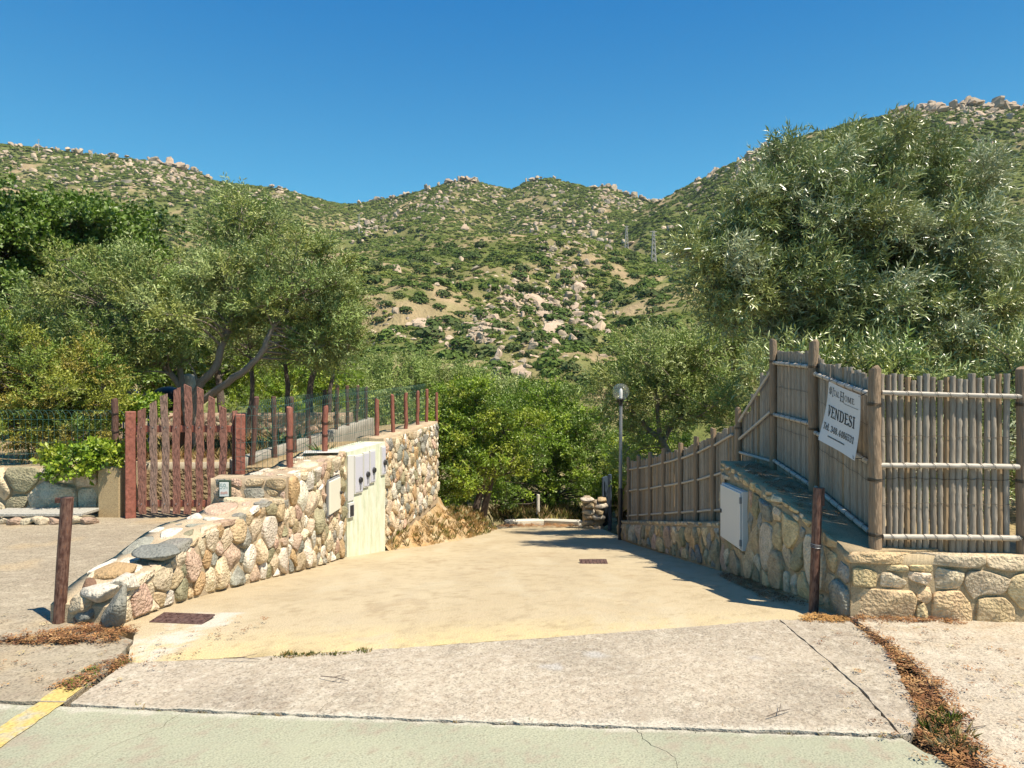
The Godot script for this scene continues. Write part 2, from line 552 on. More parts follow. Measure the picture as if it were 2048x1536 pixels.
func stones(parent: Node3D, region: PackedVector2Array, map: Callable, spacing: float, aspect: float, gap: float, bulge: float, sharp: float, palette: Array, flip := false, holes := []) -> int:
	# uneven cells: scattered points with weights, each cell the set of places nearest to its point
	var lo := region[0]
	var hi := region[0]
	for q in region:
		lo = lo.min(q); hi = hi.max(q)
	var sc := Vector2(1.0, 1.0 / aspect)
	var pts := []
	var tries := int((hi.x - lo.x) * (hi.y - lo.y) / (spacing * spacing) * 40) + 60
	for k in tries:
		var q := Vector2(rr(lo.x, hi.x), rr(lo.y, hi.y))
		if not Geometry2D.is_point_in_polygon(q, region): continue
		var r := spacing * (rr(0.85, 1.25) if rng.randf() < 0.3 else rr(0.42, 0.9))
		var ok := true
		for e in pts:
			if (e[0] * sc).distance_to(q * sc) < (e[1] + r) * 0.5: ok = false; break
		if ok: pts.append([q, r])
	var made := 0
	for e in pts:
		var o: Vector2 = e[0] * sc
		var cellp := PackedVector2Array()
		var big := spacing * 1.5
		for k in 12: cellp.append(o + Vector2.from_angle(TAU * k / 12) * big)
		for f in pts:
			if f == e: continue
			var b: Vector2 = f[0] * sc
			var dist := o.distance_to(b)
			if dist > big * 2.2: continue
			var t: float = 0.5 + 0.5 * (e[1] * e[1] - f[1] * f[1]) / (dist * dist) * 0.55
			var m := o.lerp(b, clampf(t, 0.2, 0.8))
			var nrm := (b - o) / dist
			var out := PackedVector2Array()
			for k in cellp.size():
				var p1 := cellp[k]
				var p2 := cellp[(k + 1) % cellp.size()]
				var d1 := (p1 - m).dot(nrm)
				var d2 := (p2 - m).dot(nrm)
				if d1 <= 0: out.append(p1)
				if (d1 < 0 and d2 > 0) or (d1 > 0 and d2 < 0): out.append(p1.lerp(p2, d1 / (d1 - d2)))
			cellp = out
			if cellp.size() < 3: break
		if cellp.size() < 3: continue
		for k in cellp.size(): cellp[k] = cellp[k] / sc
		var best := PackedVector2Array()
		for piece in Geometry2D.intersect_polygons(cellp, region):
			if piece.size() > 2 and area(piece) > area(best): best = piece
		for h in holes:
			var left := PackedVector2Array()
			for piece in Geometry2D.clip_polygons(best, h):
				if area(piece) > area(left): left = piece
			best = left
		if best.size() < 3: continue
		var inner := PackedVector2Array()
		for piece in Geometry2D.offset_polygon(best, -gap * rr(0.6, 1.5), Geometry2D.JOIN_MITER):
			if area(piece) > area(inner): inner = piece
		if inner.size() < 3 or area(inner) < spacing * spacing * 0.07: continue
		stone_from(inner, map, bulge * rr(0.65, 1.3) * clampf(sqrt(area(inner)) / spacing * 1.1, 0.4, 1.4), sharp, tone(palette), parent, flip)
		made += 1
	return made


func area(p: PackedVector2Array) -> float:
	var s := 0.0
	for k in p.size(): s += p[k].cross(p[(k + 1) % p.size()])
	return absf(s) * 0.5


# the mortared core of a wall: front along line, thick behind it, between bottom(u) and top(u)
func core(parent: Node3D, line: Array, side: float, thick: float, bottom: Callable, top: Callable, col: Color, step := 0.09) -> void:
	var L := length_of(line)
	var n := maxi(2, int(L / step))
	var map := face_map(line, side)
	var mb := MB.new()
	var rows := 7
	var ring := []
	for k in n + 1:
		var u := L * k / n
		var b: float = bottom.call(u)
		var t: float = top.call(u)
		var sec := []
		for j in rows + 1:
			var v := lerpf(b, t, float(j) / rows)
			sec.append(map.call(u, v, noise(u, v, 7.0, 9) * 0.014))
		for j in range(1, 5):
			sec.append(map.call(u, t + noise(u, j, 5.0, 8) * 0.015 + 0.006 * sin(j * PI / 4), -thick * j / 4.0))
		sec.append(map.call(u, b, -thick))
		ring.append(sec)
	var m: int = ring[0].size()
	for sec in ring:
		for q in sec:
			var f := 1.0 + 0.35 * noise(q.x + q.z, q.y + q.z * 0.5, 6.0, 2)
			mb.col = Color(col.r * f, col.g * f, col.b * f)
			mb.p(q)
	for k in n:
		for j in m - 1:
			var a := k * m + j
			if side > 0:
				mb.t3(a, a + m, a + m + 1); mb.t3(a, a + m + 1, a + 1)
			else:
				mb.t3(a, a + m + 1, a + m); mb.t3(a, a + 1, a + m + 1)
	mb.col = col
	for e in 2:
		var sec: Array = ring[n * e].duplicate()
		if (e == 0) == (side > 0): pass
		else: sec.reverse()
		mb.face(sec)
	part("mortar_core", mb, M.mortar, parent)


func band(L: float, bottom: Callable, top: Callable, u0 := 0.0) -> PackedVector2Array:
	var out := PackedVector2Array()
	var n := maxi(2, int((L - u0) / 0.1))
	for k in n + 1:
		var u := lerpf(u0, L, float(k) / n)
		out.append(Vector2(u, bottom.call(u)))
	for k in n + 1:
		var u := lerpf(L, u0, float(k) / n)
		out.append(Vector2(u, top.call(u)))
	return out


# ---------------------------------------------------------------- canes, poles
func cane_mesh(seed_at: int, r: float, nodes: int) -> ArrayMesh:   # a cane one metre high on the y axis
	rng.seed = seed_at
	var pts := []
	var rad := []
	var bend := Vector2(rr(-0.006, 0.006), rr(-0.006, 0.006))
	var y := 0.0
	for k in nodes:
		var seg := 1.0 / nodes * rr(0.8, 1.2)
		if k == nodes - 1: seg = 1.0 - y
		for e in [[0.04, 1.0], [0.86, 0.97], [0.95, 1.12]]:
			var t := minf(1.0, y + seg * e[0])
			pts.append(Vector3(bend.x * sin(t * 3), t, bend.y * sin(t * 4)))
			rad.append(r * e[1] * rr(0.96, 1.04))
		y += seg
	pts[0].y = 0.0
	pts.append(Vector3(pts[-1].x, 1.0, pts[-1].z)); rad.append(r)
	var mb := MB.new()
	mb.tube(pts, rad, 8)
	return mb.mesh()


func cane(called: String, meshes: Array, mats: String, parent: Node3D, foot: Vector3, head: Vector3, thick := 1.0) -> MeshInstance3D:
	var o := put(called, meshes[rng.randi() % meshes.size()], M[mats] if M.has(mats) else M["%s_%d" % [mats, [0, 0, 1, 1, 2, 2, 0, 1, 2, 0, 3][rng.randi() % 11]]], parent)
	var up := head - foot
	var y := up.normalized()
	var x := y.cross(Vector3.BACK if absf(y.z) < 0.9 else Vector3.RIGHT).normalized().rotated(y, rr(0, TAU))
	o.transform = Transform3D(Basis(x * thick, up, x.cross(y) * thick), foot - parent.position)
	return o


func wire_ring(mb: MB, c: Vector3, axis: Vector3, r: float, thick := 0.002, turns := 1) -> void:
	var x := axis.cross(Vector3.UP if absf(axis.y) < 0.9 else Vector3.RIGHT).normalized()
	var y := axis.cross(x)
	var pts := []
	var rad := []
	for k in 12 * turns + 1:
		var a := TAU * k / 12
		pts.append(c + (x * cos(a) + y * sin(a)) * r + axis * (k / 12.0 * thick * 3.5 + 0.003 * sin(a)))
		rad.append(thick)
	mb.tube(pts, rad, 4, false)


# ---------------------------------------------------------------- leaves and trees
func spray(seed_at: int, leaves: int, ll: float, lw: float, twig: float, spread := 0.9, wide_at := 0.45) -> ArrayMesh:
	rng.seed = seed_at
	var mb := MB.new()
	for k in leaves:
		var t := (k + 0.5) / leaves
		var base := Vector3(rr(-0.02, 0.02), t * twig, rr(-0.02, 0.02))
		var a := k * 2.4 + rr(-0.5, 0.5)
		var dir := (Vector3(cos(a), 0, sin(a)) * spread + Vector3.UP * rr(0.35, 1.0)).normalized()
		if k == leaves - 1: dir = (Vector3.UP + ball() * 0.3).normalized()
		var side := dir.cross(Vector3(rr(-0.8, 0.8), 1.0, rr(-0.8, 0.8)) + ball() * 0.5).normalized()
		var nrm := side.cross(dir)
		var L := ll * rr(0.7, 1.2)
		var W := lw * rr(0.8, 1.2) * 0.5
		var bow := rr(0.02, 0.16) * L
		var f := rr(0.82, 1.18)
		mb.col = Color(f, f, f)
		var p0 := mb.p(base)
		var mid := base + dir * L * wide_at + nrm * bow
		var a1 := mb.p(mid + side * W + nrm * W * 0.35)
		var a2 := mb.p(mid)
		var a3 := mb.p(mid - side * W + nrm * W * 0.35)
		var tip := mb.p(base + dir * L + nrm * bow * rr(-0.6, 0.6))
		mb.t3(p0, a1, a2); mb.t3(p0, a2, a3); mb.t3(a1, tip, a2); mb.t3(a2, tip, a3)
	return mb.mesh()


func toward(y: Vector3) -> Basis:
	y = y.normalized()
	var x := y.cross(Vector3.BACK if absf(y.z) < 0.9 else Vector3.RIGHT).normalized().rotated(y, rr(0, TAU))
	return Basis(x, y, x.cross(y))


func branch(mb: MB, a: Vector3, b: Vector3, r0: float, r1: float, sag: float, n := 6) -> void:
	var pts := []
	var rad := []
	var side := ball() * a.distance_to(b) * 0.12
	for k in n + 1:
		var t := float(k) / n
		pts.append(a.lerp(b, t) + (side + Vector3.UP * sag) * sin(t * PI) + ball() * 0.02 * a.distance_to(b) * (0.0 if k == 0 or k == n else 1.0))
		rad.append(lerpf(r0, r1, sqrt(t)))
	mb.tube(pts, rad, 6, false)


# lobes: [centre, radii, clumps, sprays per clump, clump radius]
func tree(called: String, label: String, category: String, group: String, base: Vector3, trunks: Array, lobes: Array, leafmesh: ArrayMesh, leafmat: Material, barkmat: Material, tints: Array, size: float, seed_at: int, lean := Vector3.ZERO, up := 0.45) -> Node3D:
	rng.seed = seed_at
	var o := thing(called, base, label, category, group)
	var tm := MB.new()
	var nodes := []
	for t in trunks:
		var pts: Array = t[0]
		var rad: Array = t[1]
		# smooth the given points
		var cur := Curve3D.new()
		for k in pts.size():
			var h: Vector3 = (pts[mini(k + 1, pts.size() - 1)] - pts[maxi(k - 1, 0)]) * 0.18
			cur.add_point(pts[k], -h, h)
		var np := []
		var nr := []
		var n := (pts.size() - 1) * 5
		for k in n + 1:
			var f := float(k) / n * (pts.size() - 1)
			np.append(cur.samplef(f) + ball() * 0.012)
			var i := mini(int(f), pts.size() - 2)
			nr.append(lerpf(rad[i], rad[i + 1], f - i) * rr(0.9, 1.1))
			if f > 0.6: nodes.append([np[-1], nr[-1]])
		tm.tube(np, nr, 9)
	if trunks.size(): part("trunk", tm, barkmat, o)
	var bm := MB.new()
	var xf := []
	var cols := []
	for L in lobes:
		var c: Vector3 = L[0]
		var r: Vector3 = L[1]
		for k in L[2]:
			var u := ball().normalized() * pow(rng.randf(), 0.42)
			var cc := c + u * r
			if nodes.size() and rng.randf() < 0.75:
				var best = nodes[0]
				for q in nodes:
					if q[0].distance_to(cc) + rr(0, 0.3) < best[0].distance_to(cc): best = q
				branch(bm, best[0], cc, minf(best[1] * 0.6, 0.035), 0.004, rr(-0.05, 0.1))
			var shade := rr(0.82, 1.15)
			var tint: Color = tints[rng.randi() % tints.size()]
			for s in int(L[3] * 0.78):
				var off: Vector3 = Vector3(rng.randfn(), rng.randfn() * 0.8, rng.randfn()) * L[4] * 0.42
				var q: Vector3 = cc + off
				var dir: Vector3 = (u * r).normalized() * 0.5 + off.normalized() * 0.5 + Vector3.UP * up + ball() * 0.7 + lean
				var k2 := size * rr(0.7, 1.25)
				xf.append(Transform3D(toward(dir).scaled(Vector3.ONE * k2), q - base))
				var tc := vary(tint, 0.12)
				cols.append(Color(tc.r * shade, tc.g * shade, tc.b * shade))
				if s % 5 == 0: bm.tube([cc, q, q + dir.normalized() * 0.1], [0.005, 0.0035, 0.002], 3, false)
	if bm.v.size(): part("branches", bm, barkmat, o)
	scatter("crown", leafmesh, leafmat, xf, cols, o).set_meta("kind", "stuff")
	return o


func lobe(px: float, py: float, d: float, rx: float, ry: float, rz: float, clumps: int, sprays: int, rc: float) -> Array:
	return [at(px, py, d), Vector3(rx * d / LENS, ry * d / LENS, rz), clumps, sprays, rc]


# ---------------------------------------------------------------- hills
var ridges := []
var tx0 := -330.0
var td0 := 13.0
var tcell := 2.2
var tnx := 0
var tny := 0
var th := PackedFloat32Array()


func ridge(points: Array, s0: float, s1: float, reach: float, rounding: float) -> void:
	var pts := []
	for q in points: pts.append(at(q[0], q[1], q[2]))
	ridges.append([pts, s0, s1, reach, rounding])


func raw_height(x: float, d: float) -> float:
	var best := -99.0
	var bestdist := 0.0
	for R in ridges:
		var pts: Array = R[0]
		var here := -99.0
		var hd := 0.0
		for k in pts.size() - 1:
			var a: Vector3 = pts[k]
			var b: Vector3 = pts[k + 1]
			var ex := b.x - a.x
			var ez := b.z - a.z
			var t := clampf(((x - a.x) * ex + (-d - a.z) * ez) / (ex * ex + ez * ez), 0, 1)
			var qx := a.x + ex * t - x
			var qz := a.z + ez * t + d
			var dist := sqrt(qx * qx + qz * qz)
			var rd: float = sqrt(dist * dist + R[4] * R[4]) - R[4]
			var y: float = lerpf(a.y, b.y, t) - (rd * R[1] if rd < R[3] else R[3] * R[1] + (rd - R[3]) * R[2])
			if y > here:
				here = y; hd = dist
		if here > best: # smooth union
			var k2 := clampf((here - best) / 6.0, 0, 1)
			best = here + (1 - k2) * 1.0 * (1 if best > -90 else 0)
			bestdist = hd
		else:
			best += 1.0 * (1 - clampf((best - here) / 6.0, 0, 1))
	var amp := clampf(bestdist * 0.09, 0.0, 7.0)
	best += noise(x, d, 0.016, 1) * amp * 1.6 + noise(x, d, 0.05, 2) * clampf(bestdist * 0.05, 0.3, 2.0) + noise(x, d, 0.16, 3) * 0.5
	var floor_y := -5.5 + 1.5 * noise(x, d, 0.02, 4)
	floor_y = maxf(floor_y, best) if best > floor_y - 3 else floor_y
	if d < 55: # the near ground: the yards on both sides stand higher than the hollow beyond the drive
		var near := 0.25 if x < -2.0 else 0.15
		near = lerpf(-2.4, near, step_up(1.2, 4.5, absf(x + 0.2)))
		if absf(x) < 7 and d > 12: near = lerpf(near, -2.6, step_up(12, 17, d))
		floor_y = lerpf(minf(near, 0.1), floor_y, step_up(22, 55, d))
	return floor_y


func ground_y(x: float, d: float) -> float:
	var fx := clampf((x - tx0) / tcell, 0, tnx - 1.001)
	var fd := clampf((d - td0) / tcell, 0, tny - 1.001)
	var i := int(fx)
	var j := int(fd)
	var a := j * tnx + i
	return lerpf(lerpf(th[a], th[a + 1], fx - i), lerpf(th[a + tnx], th[a + tnx + 1], fx - i), fd - j)


func on_slope(px: float, py: float) -> Vector3:   # where a line of sight meets the hillside
	var d := 55.0
	while d < 460:
		var q := at(px, py, d)
		if ground_y(q.x, d) > q.y: return Vector3(q.x, ground_y(q.x, d), -d)
		d += 0.8
	return Vector3.INF


func bareness(x: float, d: float) -> float:   # dry grass and bare soil, 0 to 1
	var n := noise(x, d, 0.035, 21) * 0.7 + noise(x, d * 1.6, 0.1, 22) * 0.6 + noise(x, d, 0.32, 23) * 0.45
	var spur := 1.0 - step_up(195, 225, d)
	return clampf(n * 1.6 - 0.10 + 0.28 * spur - 0.5 * step_up(16, 40, x) * spur, 0, 1)


func rock_mesh(seed_at: int, flat: float) -> ArrayMesh:
	rng.seed = seed_at
	var base := SphereMesh.new()
	base.radial_segments = 11
	base.rings = 7
	base.radius = 1.0
	base.height = 2.0
	var arr := base.get_mesh_arrays()
	var pts: PackedVector3Array = arr[Mesh.ARRAY_VERTEX]
	var cuts := []
	for k in 13: cuts.append([ball().normalized(), rr(0.34, 0.72)])
	for k in pts.size():
		var q := pts[k]
		for c in cuts:
			var over: float = q.dot(c[0]) - c[1]
			if over > 0: q -= c[0] * over
		q *= 1.0 + 0.16 * nz.get_noise_3d(pts[k].x * 60 + seed_at, pts[k].y * 60, pts[k].z * 60)
		q.y *= flat
		pts[k] = q
	var mb := MB.new()
	var ix: PackedInt32Array = arr[Mesh.ARRAY_INDEX]
	for k in range(0, ix.size(), 3):
		var a := pts[ix[k]]; var b := pts[ix[k + 2]]; var c := pts[ix[k + 1]]
		if (b - a).cross(c - a).length() < 1e-5: continue
		var f := rr(0.86, 1.1)
		mb.col = Color(f, f, f)
		mb.face([a, b, c])
	return mb.mesh()


func bush_mesh(seed_at: int, faces: int, flat: float) -> ArrayMesh:   # a dome of small leafy tufts, radius one
	rng.seed = seed_at
	var mb := MB.new()
	for k in faces:
		var n := ball().normalized()
		n.y = absf(n.y) * 1.1 - 0.08
		n = n.normalized()
		var bump := 1.0 + 0.35 * nz.get_noise_3d(n.x * 130 + seed_at, n.y * 130, n.z * 130)
		var c := Vector3(n.x, n.y * flat, n.z) * bump * rr(0.72, 1.02)
		var f := rr(0.75, 1.25)
		mb.col = Color(f, f, f)
		var B := toward(n + ball() * 0.75)
		var s := rr(0.13, 0.24)
		mb.face([c + B.x * s, c + B.z * s * 0.8 + B.y * s * 0.3, c - B.x * s, c - B.z * s * 0.7])
	return mb.mesh()


func make_hills() -> void:
	ridge([[-500, 262, 330], [-200, 278, 330], [0, 290, 330], [100, 299, 335], [200, 312, 340], [300, 324, 345], [380, 342, 350], [420, 362, 352], [480, 370, 358], [560, 378, 370], [640, 400, 385], [680, 413, 400]], 0.62, 0.40, 70, 4)
	ridge([[680, 413, 400], [800, 394, 405], [880, 374, 400], [925, 364, 395], [985, 374, 395], [1030, 381, 400], [1060, 364, 395], [1100, 357, 390], [1150, 370, 390], [1180, 382, 392], [1205, 377, 390], [1260, 394, 390], [1320, 413, 385]], 0.66, 0.42, 75, 3)
	ridge([[1320, 413, 385], [1400, 364, 350], [1470, 328, 330], [1540, 297, 315], [1640, 264, 300], [1740, 243, 290], [1800, 226, 285], [1850, 218, 283], [1880, 236, 282], [1920, 213, 280], [1970, 220, 280], [2048, 219, 275], [2400, 200, 260]], 0.66, 0.5, 90, 3)
	ridge([[480, 560, 215], [720, 507, 208], [900, 491, 200], [1000, 487, 194], [1100, 482, 190], [1170, 497, 192], [1230, 530, 196]], 0.34, 0.42, 60, 14)
	ridge([[1100, 482, 190], [1112, 545, 172], [1095, 620, 155], [1066, 700, 137], [1040, 790, 114]], 0.36, 0.5, 40, 9)
	ridge([[900, 491, 200], [840, 600, 165], [780, 720, 130]], 0.38, 0.45, 40, 10)
	ridge([[925, 364, 395], [860, 430, 330], [800, 480, 280]], 0.5, 0.5, 40, 10)
	ridge([[1205, 377, 390], [1240, 450, 330], [1290, 500, 280]], 0.5, 0.5, 40, 10)
	ridge([[1740, 243, 290], [1650, 400, 220], [1560, 560, 160]], 0.5, 0.5, 40, 8)
	tnx = int(660.0 / tcell) + 1
	tny = int(450.0 / tcell) + 1
	th.resize(tnx * tny)
	for j in tny:
		for i in tnx:
			th[j * tnx + i] = raw_height(tx0 + i * tcell, td0 + j * tcell)
	var mb := MB.new()
	var green := lin(0.135, 0.155, 0.050)
	var dry := lin(0.37, 0.275, 0.165)
	for j in tny:
		for i in tnx:
			var x := tx0 + i * tcell
			var d := td0 + j * tcell
			var b := bareness(x, d)
			var f := 1.0 + 0.4 * noise(x, d, 0.2, 12)
			if d < 50:
				b = 0.55 + 0.4 * noise(x, d, 0.3, 13)
			var c := green.lerp(dry, b)
			mb.col = Color(c.r * f, c.g * f, c.b * f)
			mb.p(w(x, th[j * tnx + i], d), Vector2(x, d) * 0.1)
	for j in tny - 1:
		for i in tnx - 1:
			var a := j * tnx + i
			mb.t3(a, a + 1, a + tnx + 1); mb.t3(a, a + tnx + 1, a + tnx)
	structure("terrain", mb, M.hill, "scrub covered granite hills closing the valley beyond the drive")


func dress_hills() -> void:
	var rocks := [rock_mesh(11, 0.75), rock_mesh(12, 0.9), rock_mesh(13, 0.6), rock_mesh(14, 1.15), rock_mesh(15, 0.8)]
	var bushes := [bush_mesh(21, 170, 0.75), bush_mesh(22, 170, 0.9), bush_mesh(23, 150, 0.6)]
	rng.seed = 501
	# -- granite: hot spots seen on the crests and on the spur, then a sprinkling by noise
	var spots := [[345, 355, 60, 22, 46], [410, 352, 22, 16, 20], [560, 385, 60, 14, 14], [300, 335, 60, 14, 22], [120, 310, 130, 14, 30], [230, 360, 120, 40, 40], [80, 340, 90, 30, 26], [480, 400, 110, 30, 22],
		[925, 370, 26, 8, 16], [830, 400, 90, 16, 34], [985, 385, 22, 12, 12], [1100, 372, 30, 12, 14], [1205, 388, 22, 14, 26], [1265, 402, 50, 10, 24], [750, 448, 40, 22, 24], [880, 420, 100, 30, 30], [1080, 430, 90, 46, 44], [1180, 440, 60, 40, 30], [1185, 485, 30, 18, 16],
		[1100, 495, 24, 14, 16], [1140, 520, 40, 20, 14], [1085, 595, 60, 26, 42], [1120, 635, 70, 28, 54], [965, 655, 30, 26, 40], [1030, 600, 46, 26, 26], [885, 660, 28, 18, 14], [1150, 570, 30, 20, 14], [1060, 690, 80, 40, 22], [780, 660, 60, 30, 10], [940, 540, 160, 30, 12], [1180, 625, 18, 20, 14],
		[1850, 225, 12, 12, 8], [1810, 228, 30, 10, 16], [1930, 222, 36, 10, 26], [1990, 225, 24, 8, 12], [1960, 300, 26, 40, 34], [1985, 330, 20, 40, 26], [1900, 250, 70, 24, 22], [2035, 270, 12, 14, 8], [1510, 330, 22, 30, 22], [1395, 372, 12, 10, 8], [1450, 345, 50, 14, 12], [1440, 450, 90, 60, 14], [1640, 440, 120, 120, 26]]
	var list := []
	for s in spots:
		for k in s[4] * 3:
			var q := on_slope(s[0] + rng.randfn() * s[2] * 0.72, s[1] + rng.randfn() * s[3] * 0.72 + 2)
			if q == Vector3.INF: continue
			var dist := -q.z
			var sz := (rr(0.5, 1.0) * rr(0.6, 1.5)) * (1.6 if dist > 250 else 0.62 * (1.8 if rng.randf() < 0.14 else 1.0))
			list.append([q, sz])
	# knobbly crests
	for c in [[300, 420, 1.5, 2.9, 34], [0, 260, 1.0, 2.0, 34], [540, 600, 0.9, 1.6, 12], [890, 960, 1.4, 2.8, 18], [1050, 1120, 0.9, 1.7, 12], [1180, 1320, 1.2, 2.6, 34], [700, 880, 0.9, 1.8, 24], [1385, 1560, 1.0, 2.2, 26], [1780, 2060, 1.4, 3.2, 62]]:
		for k in c[4]:
			var px := rr(c[0], c[1])
			for step in 120:
				var q := on_slope(px, 190.0 + step * 2.0)
				if q != Vector3.INF:
					list.append([q + Vector3(0, 0.8, rr(-2, 3)), rr(c[2], c[3]) * rr(0.55, 1.25)])
					break
	for k in 13000:
		var q := w(rr(-300, 300), 0, rr(105, 425))
		var d := -q.z
		if absf(q.x) > d * 0.95: continue
		var n := noise(q.x, d, 0.045, 31) + 0.5 * noise(q.x, d, 0.15, 32)
		if n < 0.05 + rr(-0.12, 0.35): continue
		q.y = ground_y(q.x, d)
		list.append([q, rr(0.25, 0.75) * (1.3 if d > 250 else 0.7)])
	list.sort_custom(func(a, b): return a[1] / -a[0].z > b[1] / -b[0].z)
	var xf := [[], [], []]
	var cols := [[], [], []]
	for k in list.size():
		var q: Vector3 = list[k][0]
		var s: float = list[k][1]
		var B := Basis.from_euler(Vector3(rr(-0.4, 0.4), rr(0, TAU), rr(-0.4, 0.4))).scaled(Vector3(rr(0.7, 1.7), rr(0.6, 1.6), rr(0.7, 1.5)) * s)
		var t := vary(lin(0.52, 0.41, 0.29) if rng.randf() < 0.8 else lin(0.43, 0.36, 0.28), 0.16)
		if k < 240:
			var kind := rng.randi() % 5
			var o := put("hillside_boulder", rocks[kind], hill_rock_tint(t), null, q - Vector3(0, s * 0.12, 0))
			o.basis = B
			var px := 1024.0 + q.x / -q.z * LENS
			var py := 768.0 - (q.y - 1.6) / -q.z * LENS
			var spur := ("near the crest" if py < 570 else ("at the foot" if py > 690 else "halfway up the face")) + " of the middle spur" + (", toward its left flank" if px < 960 else (", toward its right flank" if px > 1130 else ", in its rocky heart"))
			var place := spur if -q.z < 235 else ("high on the left-hand ridge" if px < 670 else ("on the far middle ridge under its peaks" if px < 1325 else "on the steep right-hand hill"))
			tag(o, "large pale granite boulder " + place, "boulder", "boulders " + place)
		else:
			var kind := rng.randi() % 3
			xf[kind].append(Transform3D(B, q - Vector3(0, s * 0.1, 0)))
			cols[kind].append(t)
	for k in 3:
		var o := scatter("hillside_rubble", rocks[k], M.hill_rock, xf[k], cols[k])
		tag(o, ["small pale granite rocks strewn over the far hills", "low flat granite rocks strewn over the far hills", "blunt granite rocks strewn over the far hills"][k], "rocks", "", "stuff")
	# -- scrub
	var sx := [[], [], []]
	var sc := [[], [], []]
	var big := []
	for k in 130000:
		var d := sqrt(rr(105.0 * 105.0, 428.0 * 428.0)) if k < 90000 else rr(34.0, 225.0)
		var x := rr(-1.0, 1.0) * d
		var b := bareness(x, d)
		if rng.randf() < b * 1.05: continue
		var n := noise(x, d, 0.06, 41)
		var s := rr(0.45, 1.0) * (1.25 if d > 220 else 0.8) * (1.0 + 0.4 * n) * (1.0 if k < 90000 else 0.62)
		var q := w(x, ground_y(x, d) - 0.15 * s, d)
		var t := lin(0.130, 0.185, 0.040).lerp(lin(0.205, 0.245, 0.060), clampf(0.5 + n + rr(-0.4, 0.4), 0, 1))
		if rng.randf() < 0.16: t = lin(0.060, 0.086, 0.028)
		var kind := rng.randi() % 3
		sx[kind].append(Transform3D(Basis(Vector3.UP, rr(0, TAU)).scaled(Vector3(s * rr(0.8, 1.3), s * rr(0.55, 0.9), s * rr(0.8, 1.3))), q))
		sc[kind].append(vary(t, 0.18))
	for k in 3:
		var o := scatter("hillside_scrub", bushes[k], M.scrub, sx[k], sc[k])
		tag(o, ["dense green scrub covering the far hills", "low green scrub covering the far hills", "flat green scrub between the rocks of the far hills"][k], "scrub", "", "stuff")
	# dark round shrubs one can pick out on the dry spur
	for k in 1400:
		if big.size() >= 230: break
		var q := on_slope(rr(700, 1340), rr(490, 800))
		if q == Vector3.INF or -q.z > 230: continue
		var s := rr(0.9, 2.0) * (0.75 + 0.25 * -q.z / 150.0)
		var ok := true
		for e in big:
			if e[0].distance_to(q) < (e[1] + s) * 0.9: ok = false; break
		if not ok: continue
		big.append([q, s])
	for e in big:
		var s: float = e[1]
		var o := put("maquis_shrub", bushes[rng.randi() % 3], scrub_tint(rng.randi() % 4), null, e[0] - Vector3(0, 0.15 * s, 0))
		o.basis = Basis(Vector3.UP, rr(0, TAU)).scaled(Vector3(s * rr(0.85, 1.3), s * rr(0.7, 1.0), s * rr(0.85, 1.3)))
		var sp := Vector2(1024.0 + e[0].x / -e[0].z * LENS, 768.0 - (e[0].y - 1.6) / -e[0].z * LENS)
		var where := ("near the crest of the middle spur" if sp.y < 570 else ("at the foot of the middle spur" if sp.y > 690 else "halfway up the middle spur")) + (", left of its rocks" if sp.x < 930 else (", right of its rocks" if sp.x > 1190 else ", among its rocks"))
		tag(o, "dark rounded shrub " + where, "shrub", "shrubs " + where)


var tints := {}


func hill_rock_tint(c: Color) -> Material:
	var key := "rock%d" % int(clampf(c.r * 12.0, 0, 12))
	if not tints.has(key):
		var m: StandardMaterial3D = M.hill_rock.duplicate()
		m.albedo_color = c.linear_to_srgb()
		tints[key] = m
	return tints[key]


func scrub_tint(k: int) -> Material:
	var key := "scrub%d" % k
	if not tints.has(key):
		var m: StandardMaterial3D = M.scrub.duplicate()
		m.albedo_color = [lin(0.082, 0.122, 0.036), lin(0.100, 0.148, 0.038), lin(0.112, 0.164, 0.038), lin(0.095, 0.125, 0.044)][k].linear_to_srgb()
		tints[key] = m
	return tints[key]


func pylon(base: Vector3, h: float, label: String) -> void:
	var o := thing("power_pylon", base, label, "pylon", "pylons on the hillside")
	var half := h * 0.075
	var lv := [0.0, 0.2, 0.38, 0.54, 0.68, 0.8, 0.9, 1.0]
	var wd := func(t: float) -> float: return half * (1 - 0.72 * t)
	for sx in [-1, 1]:
		for sz in [-1, 1]:
			var mb := MB.new()
			mb.tube([base + Vector3(sx * half, -0.6, sz * half), base + Vector3(sx * wd.call(1.0), h, sz * wd.call(1.0))], [0.11, 0.08], 4)
			part("leg", mb, M.pylon_steel, o)
	var br := MB.new()
	for k in lv.size() - 1:
		var a: float = wd.call(lv[k])
		var b: float = wd.call(lv[k + 1])
		for f in 4:
			var t := Basis(Vector3.UP, f * PI / 2)
			br.tube([base + t * Vector3(-a, lv[k] * h, a), base + t * Vector3(b, lv[k + 1] * h, b)], [0.06, 0.06], 3)
			br.tube([base + t * Vector3(a, lv[k] * h, a), base + t * Vector3(-b, lv[k + 1] * h, b)], [0.06, 0.06], 3)
	part("bracing", br, M.pylon_steel, o)
	for y in [0.86, 0.97]:
		var mb := MB.new()
		mb.tube([base + Vector3(-half * 1.3, h * y, 0), base + Vector3(half * 1.3, h * y, 0)], [0.09, 0.09], 4)
		part("cross_arm", mb, M.pylon_steel, o)


